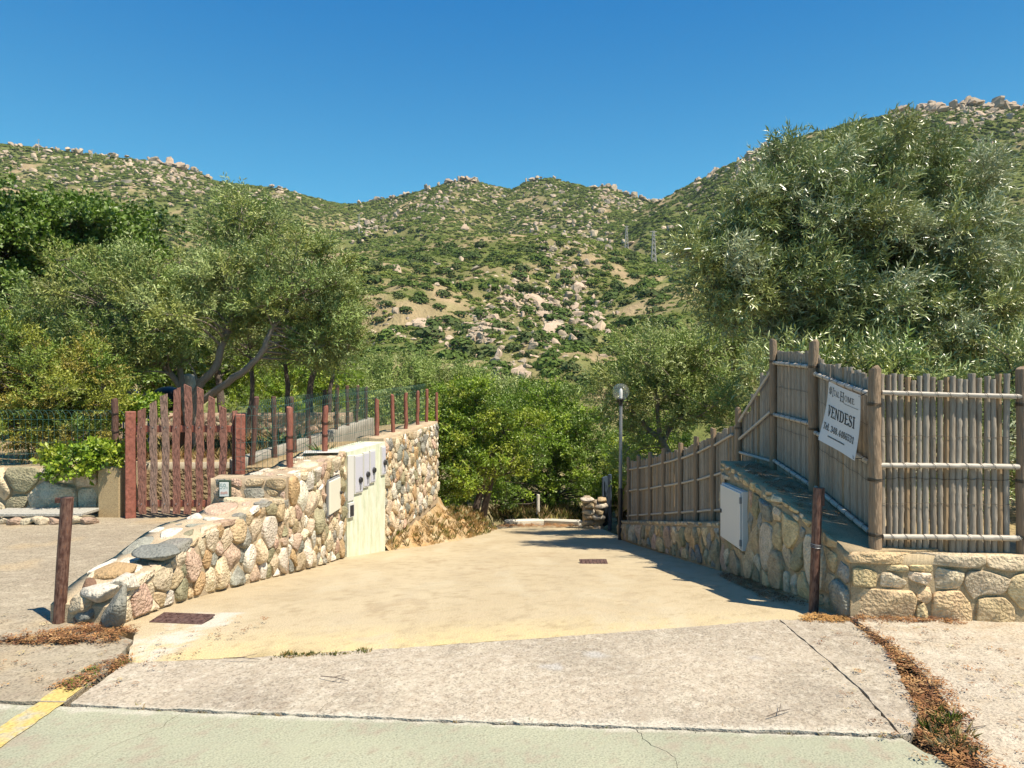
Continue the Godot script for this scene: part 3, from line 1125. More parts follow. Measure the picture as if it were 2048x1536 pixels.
# ---------------------------------------------------------------- the whole place
func _ready() -> void:
	nz.noise_type = FastNoiseLite.TYPE_SIMPLEX_SMOOTH
	nz.frequency = 1.0 / 10.0
	nz.frequency = 1.0
	nz.fractal_octaves = 3
	nz.fractal_type = FastNoiseLite.FRACTAL_FBM
	var cam := Camera3D.new()
	cam.name = "camera"
	cam.fov = 57.5
	cam.far = 3000
	cam.near = 0.05
	cam.position = Vector3(0, 1.6, 0)
	add_child(cam)
	cam.current = true
	var sky_mat := ProceduralSkyMaterial.new()
	sky_mat.sky_top_color = lin(0.0, 0.094, 0.305).linear_to_srgb()
	sky_mat.sky_horizon_color = lin(0.21, 0.68, 0.86).linear_to_srgb()
	sky_mat.sky_curve = 0.15
	sky_mat.ground_bottom_color = lin(0.25, 0.2, 0.14).linear_to_srgb()
	sky_mat.ground_horizon_color = lin(0.30, 0.32, 0.32).linear_to_srgb()
	var sky := Sky.new()
	sky.sky_material = sky_mat
	var env := Environment.new()
	env.background_mode = Environment.BG_SKY
	env.sky = sky
	env.tonemap_mode = Environment.TONE_MAPPER_LINEAR
	env.tonemap_exposure = 1.65
	env.fog_enabled = true
	env.fog_density = 0.00014
	env.fog_light_color = Color(0.80, 0.86, 0.92)
	env.sdfgi_enabled = true
	env.ssao_enabled = true
	env.ssil_enabled = true
	var we := WorldEnvironment.new()
	we.name = "environment"
	we.environment = env
	add_child(we)
	var sun := DirectionalLight3D.new()
	sun.name = "sun"
	sun.light_energy = 1.6
	sun.light_color = Color(1.0, 0.955, 0.88)
	sun.light_angular_distance = 0.5
	sun.shadow_enabled = true
	add_child(sun)
	sun.look_at_from_position(Vector3(1.1, 2.44, 0.8), Vector3.ZERO)
	make_materials()
	make_hills()
	make_ground()
	make_left_walls()
	make_right_walls()
	make_fences()
	make_gate()
	make_yard()
	make_street_things()
	dress_hills()
	for q in [[1253, 499, 46.0, "lattice pylon on the hillside, the one closer to the middle of the picture"], [1307, 526, 64.0, "taller lattice pylon low on the right slope"]]:
		var b := on_slope(q[0], q[1])
		if b != Vector3.INF: pylon(b, q[2] * -b.z / LENS, q[3])
	for q in [[77, 296, 24.0, "thin mast on the left ridge, the outer one"], [184, 311, 18.0, "thin mast on the left ridge, the inner one"], [718, 462, 40.0, "thin pole standing on the slope below the notch"]]:
		var b := on_slope(q[0], q[1] + 6)
		if b == Vector3.INF: continue
		var h: float = q[2] * -b.z / LENS
		var o := thing("radio_mast", b, q[3], "mast", "masts on the ridges")
		var mb := MB.new()
		mb.tube([b - Vector3(0, 1, 0), b + Vector3(0, h, 0)], [0.22, 0.1], 5)
		part("pole", mb, M.pylon_steel, o)
		mb = MB.new()
		for y in [0.55, 0.8, 0.95]: mb.tube([b + Vector3(-0.6, h * y, 0), b + Vector3(0.6, h * y, 0)], [0.08, 0.08], 4)
		part("cross_bar", mb, M.pylon_steel, o)
	make_trees()
	make_litter()


# ---------------------------------------------------------------- ground
func make_ground() -> void:
	var flat := func(_x: float, _d: float) -> float: return 0.0
	# dark earth under the slabs, seen in the joints
	var e := MB.new()
	e.col = lin(0.12, 0.085, 0.05)
	e.face([w(-40, -0.055, -25), w(40, -0.055, -25), w(40, -0.055, 4.35), w(-40, -0.055, 4.35)])
	structure("ground", e, M.soil, "dark earth under the concrete slabs")
	var apron_c := func(x: float, d: float) -> Color:
		var n := noise(x, d, 0.9, 51)
		var m := noise(x, d, 5.0, 52)
		var c := lin(0.425, 0.365, 0.28).lerp(lin(0.33, 0.285, 0.22), clampf(0.5 + n * 1.3, 0, 1))
		c = c.lerp(lin(0.47, 0.415, 0.32), clampf(m * 0.7 - 0.1 + noise(x, d, 1.4, 53) * 0.8, 0, 0.6))
		var g := noise(x, d, 17.0, 54)
		c = c.lerp(lin(0.25, 0.19, 0.13), clampf(g * 1.5 - 0.25, 0, 0.35))
		c = c.lerp(lin(0.60, 0.54, 0.44), clampf(-g * 1.5 - 0.3, 0, 0.35))
		var joint := absf(d - (3.335 - (x + 0.486) * 0.0705))
		c = c.lerp(lin(0.52, 0.48, 0.39), clampf(1.0 - joint / 0.06 + m, 0, 0.7))   # pale cement crust left along the joint
		c = c.lerp(lin(0.40, 0.39, 0.37), clampf(noise(x, d, 1.1, 55) * 6.0 - 2.3 + m, 0, 0.6))
		return c
	var green_c := func(x: float, d: float) -> Color:
		var n := noise(x, d, 1.3, 56)
		var m := noise(x, d, 7.0, 57) * 0.7 + noise(x, d, 22.0, 58) * 0.5
		var c := lin(0.36, 0.36, 0.255).lerp(lin(0.315, 0.32, 0.23), clampf(0.5 + n, 0, 1))
		c = c.lerp(lin(0.33, 0.29, 0.215), clampf(m * 2.0 - 0.1 + n * 0.9 + 0.05, 0, 0.9))
		c = c.lerp(lin(0.50, 0.47, 0.38), clampf(1.0 - absf(d - (3.325 - (x + 0.486) * 0.0705)) / 0.03 + m * 1.5, 0, 0.8))
		return c.lerp(lin(0.26, 0.21, 0.15), clampf(noise(x, d, 20.0, 59) * 2.0 - 0.75, 0, 0.6))
	var drive_c := func(x: float, d: float) -> Color:
		var n := noise(x, d * 0.6, 0.8, 61)
		var m := noise(x, d, 4.0, 62) * 0.7 + noise(x, d, 13.0, 63) * 0.5
		var c := lin(0.505, 0.42, 0.275).lerp(lin(0.46, 0.375, 0.24), clampf(0.5 + n, 0, 1))
		c = c.lerp(lin(0.36, 0.285, 0.175), clampf(m * 1.5, 0, 0.7))
		var edge := clampf(1.0 - (d - (4.02 + (x + 2.22) * 0.17)) / 0.5, 0, 1)   # the paint by the threshold is newer and more yellow, with bare flakes
		c = c.lerp(lin(0.565, 0.455, 0.235), edge * clampf(0.75 - m * 1.3, 0, 1) * clampf(0.9 - x * 0.25, 0.2, 1))
		c = c.lerp(lin(0.40, 0.31, 0.16), edge * clampf(m * 2.2 - 0.3, 0, 0.8))
		c = c.lerp(lin(0.53, 0.46, 0.32), clampf(noise(x, d * 0.35, 1.6, 64) * 2.0 - 0.4 + m, 0, 0.5))
		if x < -1.9 and d < 5.0: c = c.lerp(lin(0.56, 0.52, 0.44), clampf(0.9 - absf(x + 2.18 - (d - 4.4) * 0.3) * 5 + m * 2.2, 0, 0.85))
		for q in [[0.72, 6.55, 0.13], [1.15, 7.05, 0.11], [0.22, 5.95, 0.13], [-0.9, 5.3, 0.3], [0.9, 5.6, 0.16], [-0.3, 7.6, 0.25], [0.4, 9.2, 0.3], [-0.9, 8.4, 0.2]]:   # old oil and rust stains
			var far: float = Vector2(x - q[0], (d - q[1]) * 0.55).length() / q[2]
			c = c.lerp(lin(0.34, 0.25, 0.15), clampf(0.6 - far + m * 1.6, 0, 0.3))
		c = c.lerp(lin(0.40, 0.335, 0.23), clampf(noise(x * 3.0 + noise(x, d, 0.8, 76) * 2.0, d * 0.22, 1.0, 77) * 1.8 - 0.25, 0, 0.22))   # wheel marks
		return c.lerp(lin(0.33, 0.25, 0.14), clampf(noise(x, d, 16.0, 65) * 2.0 - 0.65, 0, 0.55))
	var terrace_c := func(x: float, d: float) -> Color:
		var n := noise(x, d, 0.7, 66)
		var m := noise(x * 0.5, d * 3.0, 5.0, 67) * 0.8 + noise(x, d, 14.0, 68) * 0.5
		var c := lin(0.345, 0.295, 0.215).lerp(lin(0.285, 0.24, 0.175), clampf(0.5 + n, 0, 1))
		c = c.lerp(lin(0.46, 0.40, 0.30), clampf(m * 1.3 - 0.1, 0, 0.8))
		c = c.lerp(lin(0.44, 0.33, 0.19), clampf(noise(x, d, 1.1, 69) * 1.6 - 0.2, 0, 0.6))
		return c.lerp(lin(0.22, 0.17, 0.12), clampf(noise(x, d, 26.0, 70) * 1.7 - 0.5, 0, 0.6))
	var cream_c := func(x: float, d: float) -> Color:
		var n := noise(x, d, 1.0, 71)
		var m := noise(x, d, 6.0, 72) * 0.8 + noise(x, d, 18.0, 73) * 0.5
		var c := lin(0.455, 0.39, 0.295).lerp(lin(0.42, 0.365, 0.285), clampf(0.5 + n, 0, 1))
		c = c.lerp(lin(0.38, 0.29, 0.19), clampf(m * 1.0 - 0.15 + step_up(4.2, 4.7, d) * 0.3, 0, 0.7))
		return c.lerp(lin(0.56, 0.50, 0.40), clampf(-m * 1.4 - 0.2, 0, 0.6))
	var rows := [Vector2(-2.20, 3.485), Vector2(-0.486, 3.335), Vector2(1.80, 3.175)]
	slab("painted_pavement", cracked(wobble([Vector2(-9, 1.6), Vector2(1.90, 1.6), Vector2(1.86, 2.6), Vector2(1.83, 2.92), Vector2(1.76, 3.16), Vector2(-0.486, 3.322), Vector2(-2.20, 3.472), Vector2(-2.6, 3.50), Vector2(-9, 3.62)], 0.04, 0.016, 1), [[Vector2(-1.55, 3.5), Vector2(-1.75, 3.1), Vector2(-2.0, 2.6)], [Vector2(0.55, 3.3), Vector2(0.7, 3.0), Vector2(0.62, 2.7)]]), func(x, d): return noise(x, d, 0.6, 81) * 0.006, green_c, 0.022, M.painted_concrete, 0.05, "faded pale green painted concrete along the near edge")
	slab("pavement", cracked(wobble([rows[0], rows[1], Vector2(1.76, 3.185), Vector2(1.815, 3.65), Vector2(1.81, 4.15), Vector2(1.80, 4.73), Vector2(-0.07, 4.34), Vector2(-1.25, 4.115), Vector2(-2.20, 4.005)], 0.035, 0.014, 2), [[Vector2(-1.0, 3.3), Vector2(-0.85, 3.6), Vector2(-1.0, 3.9)]]), func(x, d): return 0.006 + noise(x, d, 0.7, 82) * 0.008, apron_c, 0.022, M.concrete, 0.05, "pinkish grey exposed aggregate concrete apron in front of the drive")
	slab("pavement_strip", wobble([Vector2(1.768, 3.185), Vector2(1.83, 3.20), Vector2(1.98, 3.40), Vector2(2.06, 3.66), Vector2(2.23, 4.13), Vector2(2.27, 4.70), Vector2(1.808, 4.735), Vector2(1.818, 4.15), Vector2(1.823, 3.65)], 0.04, 0.012, 3), func(x, d): return 0.010 + noise(x, d, 0.7, 83) * 0.01, apron_c, 0.024, M.concrete, 0.05, "narrow grey concrete strip beside the litter-filled crack")
	slab("side_pavement", cracked(wobble([Vector2(1.94, 1.6), Vector2(9, 1.6), Vector2(9, 4.4), Vector2(4.6, 4.62), Vector2(2.30, 4.80), Vector2(2.31, 4.3), Vector2(2.29, 4.0), Vector2(2.22, 3.66), Vector2(2.12, 3.36), Vector2(2.01, 3.1), Vector2(1.94, 2.75)], 0.05, 0.014, 4), [[Vector2(2.3, 3.62), Vector2(2.9, 3.66), Vector2(3.8, 3.6)], [Vector2(2.1, 3.0), Vector2(2.5, 2.95), Vector2(3.0, 2.75)], [Vector2(2.3, 4.35), Vector2(2.9, 4.25), Vector2(3.6, 4.3)]]), func(x, d): return 0.014 + noise(x, d, 0.7, 84) * 0.012, cream_c, 0.026, M.concrete, 0.05, "cream stained concrete in front of the right stone wall")
	slab("driveway", wobble([Vector2(-2.22, 4.018), Vector2(-1.25, 4.130), Vector2(-0.07, 4.355), Vector2(1.80, 4.745), Vector2(2.36, 4.75), Vector2(2.36, 7.4), Vector2(2.0, 12.4), Vector2(1.9, 17.0), Vector2(0.9, 16.55), Vector2(-0.2, 16.6), Vector2(-0.9, 16.2), Vector2(-1.0, 13.2), Vector2(-1.6, 11.0), Vector2(-2.0, 9.5), Vector2(-2.35, 7.85), Vector2(-2.7, 6.0), Vector2(-2.8, 4.75), Vector2(-2.42, 4.5)], 0.05, 0.014, 5), func(x, d): return drive_y(d) + noise(x, d, 0.5, 85) * 0.008, drive_c, 0.034, M.painted_concrete, 0.05, "ochre painted concrete drive sloping down between the walls")
	slab("terrace", cracked(wobble([Vector2(-9, 3.64), Vector2(-2.62, 3.515), Vector2(-2.235, 3.50), Vector2(-2.25, 3.9), Vector2(-2.36, 4.35), Vector2(-2.72, 4.55), Vector2(-2.9, 4.95), Vector2(-2.9, 7.3), Vector2(-3.0, 8.4), Vector2(-9, 8.4)], 0.05, 0.010, 6), [[Vector2(-2.3, 4.28), Vector2(-2.7, 3.95), Vector2(-3.6, 3.75)], [Vector2(-9.1, 6.3), Vector2(-6, 6.1), Vector2(-4.4, 6.6)]]), func(x, d): return 0.008 + terrace_y(x, d), terrace_c, 0.032, M.concrete, 0.05, "weathered grey concrete terrace in front of the gate")
	var yc := func(x: float, d: float) -> Color:
		var m := noise(x, d, 12.0, 91) + noise(x, d, 4.0, 92)
		return lin(0.56, 0.42, 0.14).lerp(lin(0.42, 0.40, 0.31), clampf(m * 2.0 - 0.05, 0, 0.9))
	slab("road_marking", wobble([Vector2(-2.395, 1.6), Vector2(-2.26, 1.6), Vector2(-2.245, 3.2), Vector2(-2.24, 3.66), Vector2(-2.37, 3.67), Vector2(-2.385, 3.2)], 0.03, 0.008, 7), func(x, d): return (0.008 + terrace_y(x, d) if d > 3.52 else noise(x, d, 0.6, 81) * 0.006) + 0.005, yc, 0.02, M.yellow_paint, 0.0, "worn yellow painted line on the pavement")
	# yards behind the walls
	var dirt := func(x: float, d: float) -> Color:
		var m := noise(x, d, 1.5, 95) + noise(x, d, 6.0, 96) * 0.6
		return lin(0.33, 0.25, 0.15).lerp(lin(0.42, 0.32, 0.17), clampf(0.5 + m, 0, 1)).lerp(lin(0.12, 0.13, 0.04), clampf(m * 1.2 - 0.3, 0, 0.7))
	slab("yard", PackedVector2Array([Vector2(-22, 8.3), Vector2(-2.75, 8.3), Vector2(-2.15, 9.8), Vector2(-1.65, 12.2), Vector2(-2.2, 15), Vector2(-3.5, 24), Vector2(-22, 24)]), func(x, d): return lerpf(lerpf(0.14, 0.50, step_up(9.6, 9.75, d)) if x < -3.3 else 0.62, 0.55, step_up(11, 14, d)) + noise(x, d, 0.5, 97) * 0.08 - step_up(18, 24, d) * 1.2, dirt, 0.16, M.soil, 0.5, "dry earth yard behind the gate")
	slab("yard", PackedVector2Array([Vector2(2.72, 5.1), Vector2(5.0, 4.9), Vector2(22, 4.6), Vector2(22, 24), Vector2(3.5, 24), Vector2(2.3, 14), Vector2(2.45, 9)]), func(x, d): return 0.34 - 0.1 * maxf(0, d - 6.5) * (1 - step_up(3, 7, x)) + noise(x, d, 0.5, 98) * 0.06 - step_up(16, 24, d) * 1.2, dirt, 0.2, M.soil, 0.5, "dry earth behind the bamboo fence")
	# bank below the far end of the left wall
	var mb := MB.new()
	var inner := [[-1.86, 9.78, -0.45], [-1.66, 10.6, -0.38], [-1.48, 11.5, -0.32], [-1.33, 12.3, -0.30], [-1.25, 13.2, -0.55], [-1.3, 14.6, -1.0], [-1.2, 16.2, -1.4]]
	var outer := [[-1.70, 9.8], [-1.28, 10.6], [-0.98, 11.5], [-0.74, 12.3], [-0.52, 13.3], [-0.35, 14.6], [-0.2, 16.4]]
	var nu := 60
	var nv := 16
	for k in nu + 1:
		var f := float(k) / nu * (inner.size() - 1)
		var i := mini(int(f), inner.size() - 2)
		var t := f - i
		var a := w(lerpf(inner[i][0], inner[i + 1][0], t) - 0.1, lerpf(inner[i][2], inner[i + 1][2], t), lerpf(inner[i][1], inner[i + 1][1], t))
		var b := w(lerpf(outer[i][0], outer[i + 1][0], t), 0, lerpf(outer[i][1], outer[i + 1][1], t))
		b.y = drive_y(-b.z) - 0.03
		for j in nv + 1:
			var s := float(j) / nv
			var q := a.lerp(b, s)
			q.y = lerpf(a.y, b.y, pow(s, 0.62)) + noise(q.x, q.z, 3.0, 101) * 0.14 * sin(s * PI) + noise(q.x, q.z, 9.0, 102) * 0.06 * sin(s * PI)
			var c := lin(0.46, 0.31, 0.15).lerp(lin(0.52, 0.41, 0.26), clampf(0.5 + noise(q.x, q.z, 4.0, 103) * 1.2, 0, 1)).lerp(lin(0.40, 0.22, 0.08), clampf(noise(q.x, q.z, 2.0, 104) * 1.5, 0, 0.8))
			mb.col = c
			mb.p(q)
	for k in nu:
		for j in nv:
			var a := k * (nv + 1) + j
			mb.t3(a, a + 1, a + nv + 2); mb.t3(a, a + nv + 2, a + nv + 1)
	structure("earth_bank", mb, M.soil, "ochre earth bank below the far end of the left wall")


# ---------------------------------------------------------------- walls on the left
const LEFT := [Vector2(-2.62, 4.62), Vector2(-2.48, 6.0), Vector2(-2.27, 7.1), Vector2(-2.15, 7.85), Vector2(-2.12, 8.88)]


func make_left_walls() -> void:
	rng.seed = 61
	var field := ["cream", "cream", "cream", "tan", "tan", "cream", "grey", "grey", "pink", "ochre", "white", "olive", "cream", "white"]
	# low wall, near part
	var l1: Array = LEFT.slice(0, 3)
	var L1 := length_of(l1)
	var o := thing("stone_wall", w(-2.6, 0, 5.5), "low round-stone wall with a broad top beside the leaning rusty bollard", "wall")
	var top1 := func(u: float) -> float: return curve_at([[0.0, 0.13], [0.35, 0.25], [0.8, 0.35], [1.4, 0.42], [2.5, 0.47]], u) + 0.02 * sin(u * 7.0)
	var bot := func(u: float) -> float: return drive_y(along(l1, u)[0].y) - 0.06
	core(o, l1, 1.0, 0.46, bot, top1, lin(0.50, 0.40, 0.27))
	stones(o, band(L1, func(u): return bot.call(u) + 0.07, func(u): return top1.call(u) - 0.01, 0.02), face_map(l1, 1.0), 0.17, 1.2, 0.005, 0.042, 0.75, field, false)
	var cap := func(u: float, v: float, dep: float) -> Vector3:
		var q := along(l1, u)
		var n := Vector2(q[1].y, -q[1].x)
		var g: Vector2 = q[0] - n * v
		return Vector3(g.x, top1.call(u) + dep, -g.y)
	stones(o, PackedVector2Array([Vector2(0.03, -0.04), Vector2(L1 - 0.02, -0.04), Vector2(L1 - 0.02, 0.46), Vector2(0.03, 0.46)]), cap, 0.27, 0.7, 0.020, 0.032, 0.4, ["white", "cream", "cream", "grey", "grey", "olive", "white", "pink"], true)
	# the blunt near end: big loose stones over a hollow
	for q in [[-2.86, 0.13, 4.72, 0.11, 0.09, 0.13, "cream"], [-2.84, 0.07, 4.66, 0.07, 0.06, 0.05, "blue"], [-2.73, 0.215, 4.66, 0.115, 0.055, 0.10, "white"], [-2.63, 0.245, 4.76, 0.10, 0.055, 0.12, "white"], [-2.84, 0.275, 4.98, 0.14, 0.045, 0.10, "ochre"], [-2.92, 0.20, 4.86, 0.055, 0.055, 0.07, "brown"], [-2.585, 0.10, 4.57, 0.085, 0.17, 0.075, "grey"], [-2.87, 0.025, 4.66, 0.04, 0.035, 0.04, "brown"], [-2.64, 0.345, 5.2, 0.15, 0.04, 0.13, "blue"]]:
		var m := rock_round(int(q[0] * 1000), 0.5)
		var t: Array = TONES[q[6]]
		var s := put("stone", m, stone_tint(Color(t[0], t[1], t[2]), q[6]), o, w(q[0], q[1], q[2]) - o.position)
		s.basis = Basis.from_euler(Vector3(rr(-0.2, 0.2), rr(-0.5, 0.5), -0.6 if q[4] > 0.15 else rr(-0.12, 0.2))).scaled_local(Vector3(q[3], q[4], q[5]))
	# upper part with the hatch
	var l2: Array = LEFT.slice(2, 5)
	var L2 := length_of(l2)
	o = thing("stone_wall", w(-2.2, 0, 8.0), "taller round-stone wall holding the cream metal hatch", "wall")
	var top2 := func(u: float) -> float: return 0.66 + 0.05 * u + 0.012 * sin(u * 9.0)
	var bot2 := func(u: float) -> float: return drive_y(along(l2, u)[0].y) - 0.06
	core(o, l2, 1.0, 0.5, bot2, top2, lin(0.48, 0.38, 0.26))
	var hatch := PackedVector2Array([Vector2(0.93, 0.08), Vector2(1.42, 0.08), Vector2(1.42, 0.50), Vector2(0.93, 0.50)])
	stones(o, band(L2, func(u): return bot2.call(u) + 0.07, func(u): return top2.call(u) - 0.01), face_map(l2, 1.0), 0.15, 1.3, 0.005, 0.042, 0.75, field + ["pink", "tan"], false, [hatch])
	var end_line := [Vector2(-3.02, 7.02), Vector2(-2.27, 7.05)]
	core(o, end_line, 1.0, 0.3, func(_u): return 0.02, func(_u): return 0.655, lin(0.48, 0.38, 0.26))
	stones(o, PackedVector2Array([Vector2(0.02, 0.40), Vector2(0.75, 0.40), Vector2(0.75, 0.66), Vector2(0.02, 0.66)]), face_map(end_line, 1.0), 0.22, 0.8, 0.010, 0.045, 0.5, ["cream", "cream", "pink", "tan", "grey"], false)
	var cap2 := func(u: float, v: float, dep: float) -> Vector3:
		var q := along(l2, u)
		var g: Vector2 = q[0] - Vector2(q[1].y, -q[1].x) * v
		return Vector3(g.x, top2.call(u) + dep, -g.y)
	stones(o, PackedVector2Array([Vector2(0.0, -0.03), Vector2(L2 - 0.3, -0.03), Vector2(L2 - 0.3, 0.48), Vector2(0.0, 0.48)]), cap2, 0.24, 0.8, 0.02, 0.03, 0.4, ["cream", "pink", "tan", "white"], true)
	var hm := face_map(l2, 1.0)
	var h := thing("wall_hatch", hm.call(1.17, 0.28, 0.0), "cream metal hatch set flat into the left stone wall", "hatch")
	flat_box(h, "door", hm, 0.955, 1.395, 0.095, 0.475, 0.035, 0.055, M.cream_metal)
	flat_box(h, "frame", hm, 0.935, 1.415, 0.078, 0.492, 0.012, 0.040, M.grey_metal)
	flat_box(h, "knob", hm, 1.355, 1.385, 0.27, 0.305, 0.055, 0.085, M.dark_plastic)
	# plastered panel with the meters
	var l3 := [LEFT[4], Vector2(-1.80, 9.78)]
	var L3 := length_of(l3)
	var pm := face_map(l3, 1.0)
	o = thing("plastered_wall", w(-2.0, 0, 9.3), "pale green plastered wall panel with streaks, between two stone walls", "wall")
	var mb := MB.new()
	var slabtop := 0.735
	var fr := []
	for k in 2:
		var u := L3 * k
		var b := drive_y(l3[k].y) - 0.06
		fr.append([pm.call(u, b, 0.03), pm.call(u, slabtop + 0.06 * k, 0.03), pm.call(u, slabtop + 0.06 * k, -0.35), pm.call(u, b, -0.35)])
	for k in 4: mb.face([fr[0][k], fr[1][k], fr[1][(k + 1) % 4], fr[0][(k + 1) % 4]])
	mb.face([fr[0][0], fr[0][1], fr[0][2], fr[0][3]])
	mb.face([fr[1][3], fr[1][2], fr[1][1], fr[1][0]])
	part("plaster", mb, M.plaster, o)
	var labels := ["first lilac-grey meter box on the pale green panel, beside the hatch wall", "second lilac-grey meter box along the pale green panel", "third lilac-grey meter box along the pale green panel", "lone lilac-grey meter box at the far end of the pale green panel"]
	var us := [[0.15, 0.345], [0.365, 0.505], [0.525, 0.66], [0.83, 0.94]]
	for k in 4:
		var u0: float = us[k][0]
		var u1: float = us[k][1]
		var y0 := 0.145 + 0.235 * u0
		var y1 := 0.665 + 0.09 * u0
		var mbx := thing("meter_box", pm.call(u0, y0, 0.03), labels[k], "meter box", "meter boxes on the pale green panel")
		flat_box(mbx, "case", pm, u0, u1, y0, y1, 0.03, 0.052, M.white_metal)
		flat_box(mbx, "cover", pm, u0 + 0.012, u1 - 0.012, y0 + 0.02, y1 - 0.02, 0.052, 0.058, M.meter_face)
		var c := MB.new()
		var mid: Vector3 = pm.call(lerpf(u0, u1, 0.62), y0 + 0.17, 0.058)
		var nn: Vector3 = (pm.call(0.5, 0.0, 1.0) - pm.call(0.5, 0.0, 0.0))
		c.tube([mid, mid + nn * 0.022], [0.042, 0.034], 12)
		part("lock_cap", c, M.dark_plastic, mbx)
		flat_box(mbx, "latch", pm, lerpf(u0, u1, 0.55), lerpf(u0, u1, 0.68), y0 + 0.05, y0 + 0.115, 0.058, 0.068, M.grey_metal)
	var pn := thing("wall_cover", pm.call(0.04, 0.3, 0.03), "tall plain white cover at the near edge of the pale green panel", "cover")
	flat_box(pn, "plate", pm, 0.0, 0.135, 0.11, 0.69, 0.03, 0.050, M.white_metal)
	var vb := thing("vent_box", pm.call(0.05, -0.05, 0.03), "small white box with a dark opening low on the pale green panel", "vent box")
	flat_box(vb, "frame", pm, 0.0, 0.13, -0.10, 0.09, 0.03, 0.06, M.white_metal)
	flat_box(vb, "opening", pm, 0.025, 0.11, -0.085, 0.055, 0.06, 0.064, M.dark_plastic)
	var tin := MB.new()
	tin.box(Transform3D(Basis(Vector3.UP, 0.2), w(-2.34, 0.735 + 0.035, 8.60)), Vector3(0.42, 0.008, 0.30), 0.004)
	tag(put("tin_sheet", tin.mesh(), M.white_metal), "thin pale metal sheet lying on the wall top by the red posts", "sheet")
	# far part
	var l4 := [Vector2(-1.80, 9.78), Vector2(-1.55, 11.0), Vector2(-1.31, 12.35)]
	var L4 := length_of(l4)
	o = thing("stone_wall", w(-1.6, 0, 11.0), "tall far stone wall between the pale green panel and the bushes", "wall")
	var top4 := func(u: float) -> float: return 0.84 + 0.035 * u + 0.012 * sin(u * 8.0)
	var bot4 := func(u: float) -> float: return -0.75 + 0.10 * u
	core(o, l4, 1.0, 0.4, bot4, top4, lin(0.50, 0.39, 0.26))
	stones(o, band(L4, func(u): return bot4.call(u) + 0.10, func(u): return top4.call(u) - 0.02), face_map(l4, 1.0), 0.13, 1.4, 0.004, 0.038, 0.75, field, false)
	# property wall left of the gate
	var l5 := [Vector2(-8.5, 8.15), Vector2(-4.36, 7.95)]
	var L5 := length_of(l5)
	o = thing("stone_wall", w(-6.0, 0, 8.0), "low wall of large cream boulders left of the gate, under the bushes", "wall")
	core(o, l5, 1.0, 0.35, func(_u): return 0.0, func(u): return 0.66 + 0.03 * sin(u * 2.0), lin(0.46, 0.36, 0.23))
	stones(o, PackedVector2Array([Vector2(0.6, 0.10), Vector2(L5 - 0.35, 0.10), Vector2(L5 - 0.35, 0.66), Vector2(0.6, 0.66)]), face_map(l5, 1.0), 0.36, 0.9, 0.008, 0.09, 0.6, ["cream", "sand", "cream", "tan", "olive"], false)
	var blk := MB.new()
	blk.box(Transform3D(Basis(), w(-4.49, 0.36, 7.87)), Vector3(0.26, 0.64, 0.16), 0.02)
	for k in blk.c.size(): blk.c[k] = lin(0.46, 0.35, 0.20)
	part("end_block", blk, M.mortar, o)
	var sl := MB.new()
	sl.box(Transform3D(Basis(Vector3.UP, 0.02), w(-5.1, 0.205, 7.62)), Vector3(1.02, 0.035, 0.34), 0.006)
	for k in sl.c.size(): sl.c[k] = lin(0.40, 0.385, 0.34)
	var cov := thing("concrete_cover", w(-5.1, 0.1, 7.62), "thin grey concrete cover slab lying before the boulder wall", "slab")
	part("slab", sl, M.concrete, cov)
	rng.seed = 77
	for k in 9:
		var s := put("stone", rock_round(900 + k, 0.7), stone_tint(tone(["pink", "cream", "white"]), "plinth%d" % (k % 3)), cov, w(-5.55 + 0.13 * k, 0.14, 7.47 + rr(-0.02, 0.02)) - cov.position)
		s.basis = Basis(Vector3.UP, rr(0, 3)).scaled(Vector3(0.085, 0.05, 0.06))


func rock_round(seed_at: int, rough: float) -> ArrayMesh:
	var base := SphereMesh.new()
	base.radial_segments = 18
	base.rings = 10
	base.radius = 1.0
	base.height = 2.0
	var arr := base.get_mesh_arrays()
	var pts: PackedVector3Array = arr[Mesh.ARRAY_VERTEX]
	var own := RandomNumberGenerator.new()
	own.seed = seed_at
	var cuts := []
	for k in 9: cuts.append([Vector3(own.randf_range(-1, 1), own.randf_range(-1, 1), own.randf_range(-1, 1)).normalized(), own.randf_range(0.55, 0.85)])
	var mb := MB.new()
	for k in pts.size():
		var q := pts[k]
		var n := nz.get_noise_3d(q.x * 0.9 + seed_at * 0.7, q.y * 0.9, q.z * 0.9) * 0.5 + nz.get_noise_3d(q.x * 2.6, q.y * 2.6 + seed_at, q.z * 2.6) * 0.16
		var f := 1.0 + 0.3 * nz.get_noise_3d(q.x * 2.0, q.y * 2.0, q.z * 2.0 + seed_at)
		mb.col = Color(f, f, f)
		q = Vector3(signf(q.x) * pow(absf(q.x), 0.8), signf(q.y) * pow(absf(q.y), 0.75), signf(q.z) * pow(absf(q.z), 0.8))
		q *= 1.0 + n * rough
		for c in cuts:
			var over: float = q.dot(c[0]) - c[1]
			if over > 0: q -= c[0] * over * 0.92
		mb.p(q * 1.15)
	var ix: PackedInt32Array = arr[Mesh.ARRAY_INDEX]
	for k in range(0, ix.size(), 3): mb.t3(ix[k], ix[k + 2], ix[k + 1])
	return mb.mesh()


func stone_tint(c: Color, key: String) -> Material:
	key = "stone_" + key
	if not tints.has(key):
		var m: StandardMaterial3D = M.stone.duplicate()
		m.albedo_color = c.linear_to_srgb()
		tints[key] = m
	return tints[key]


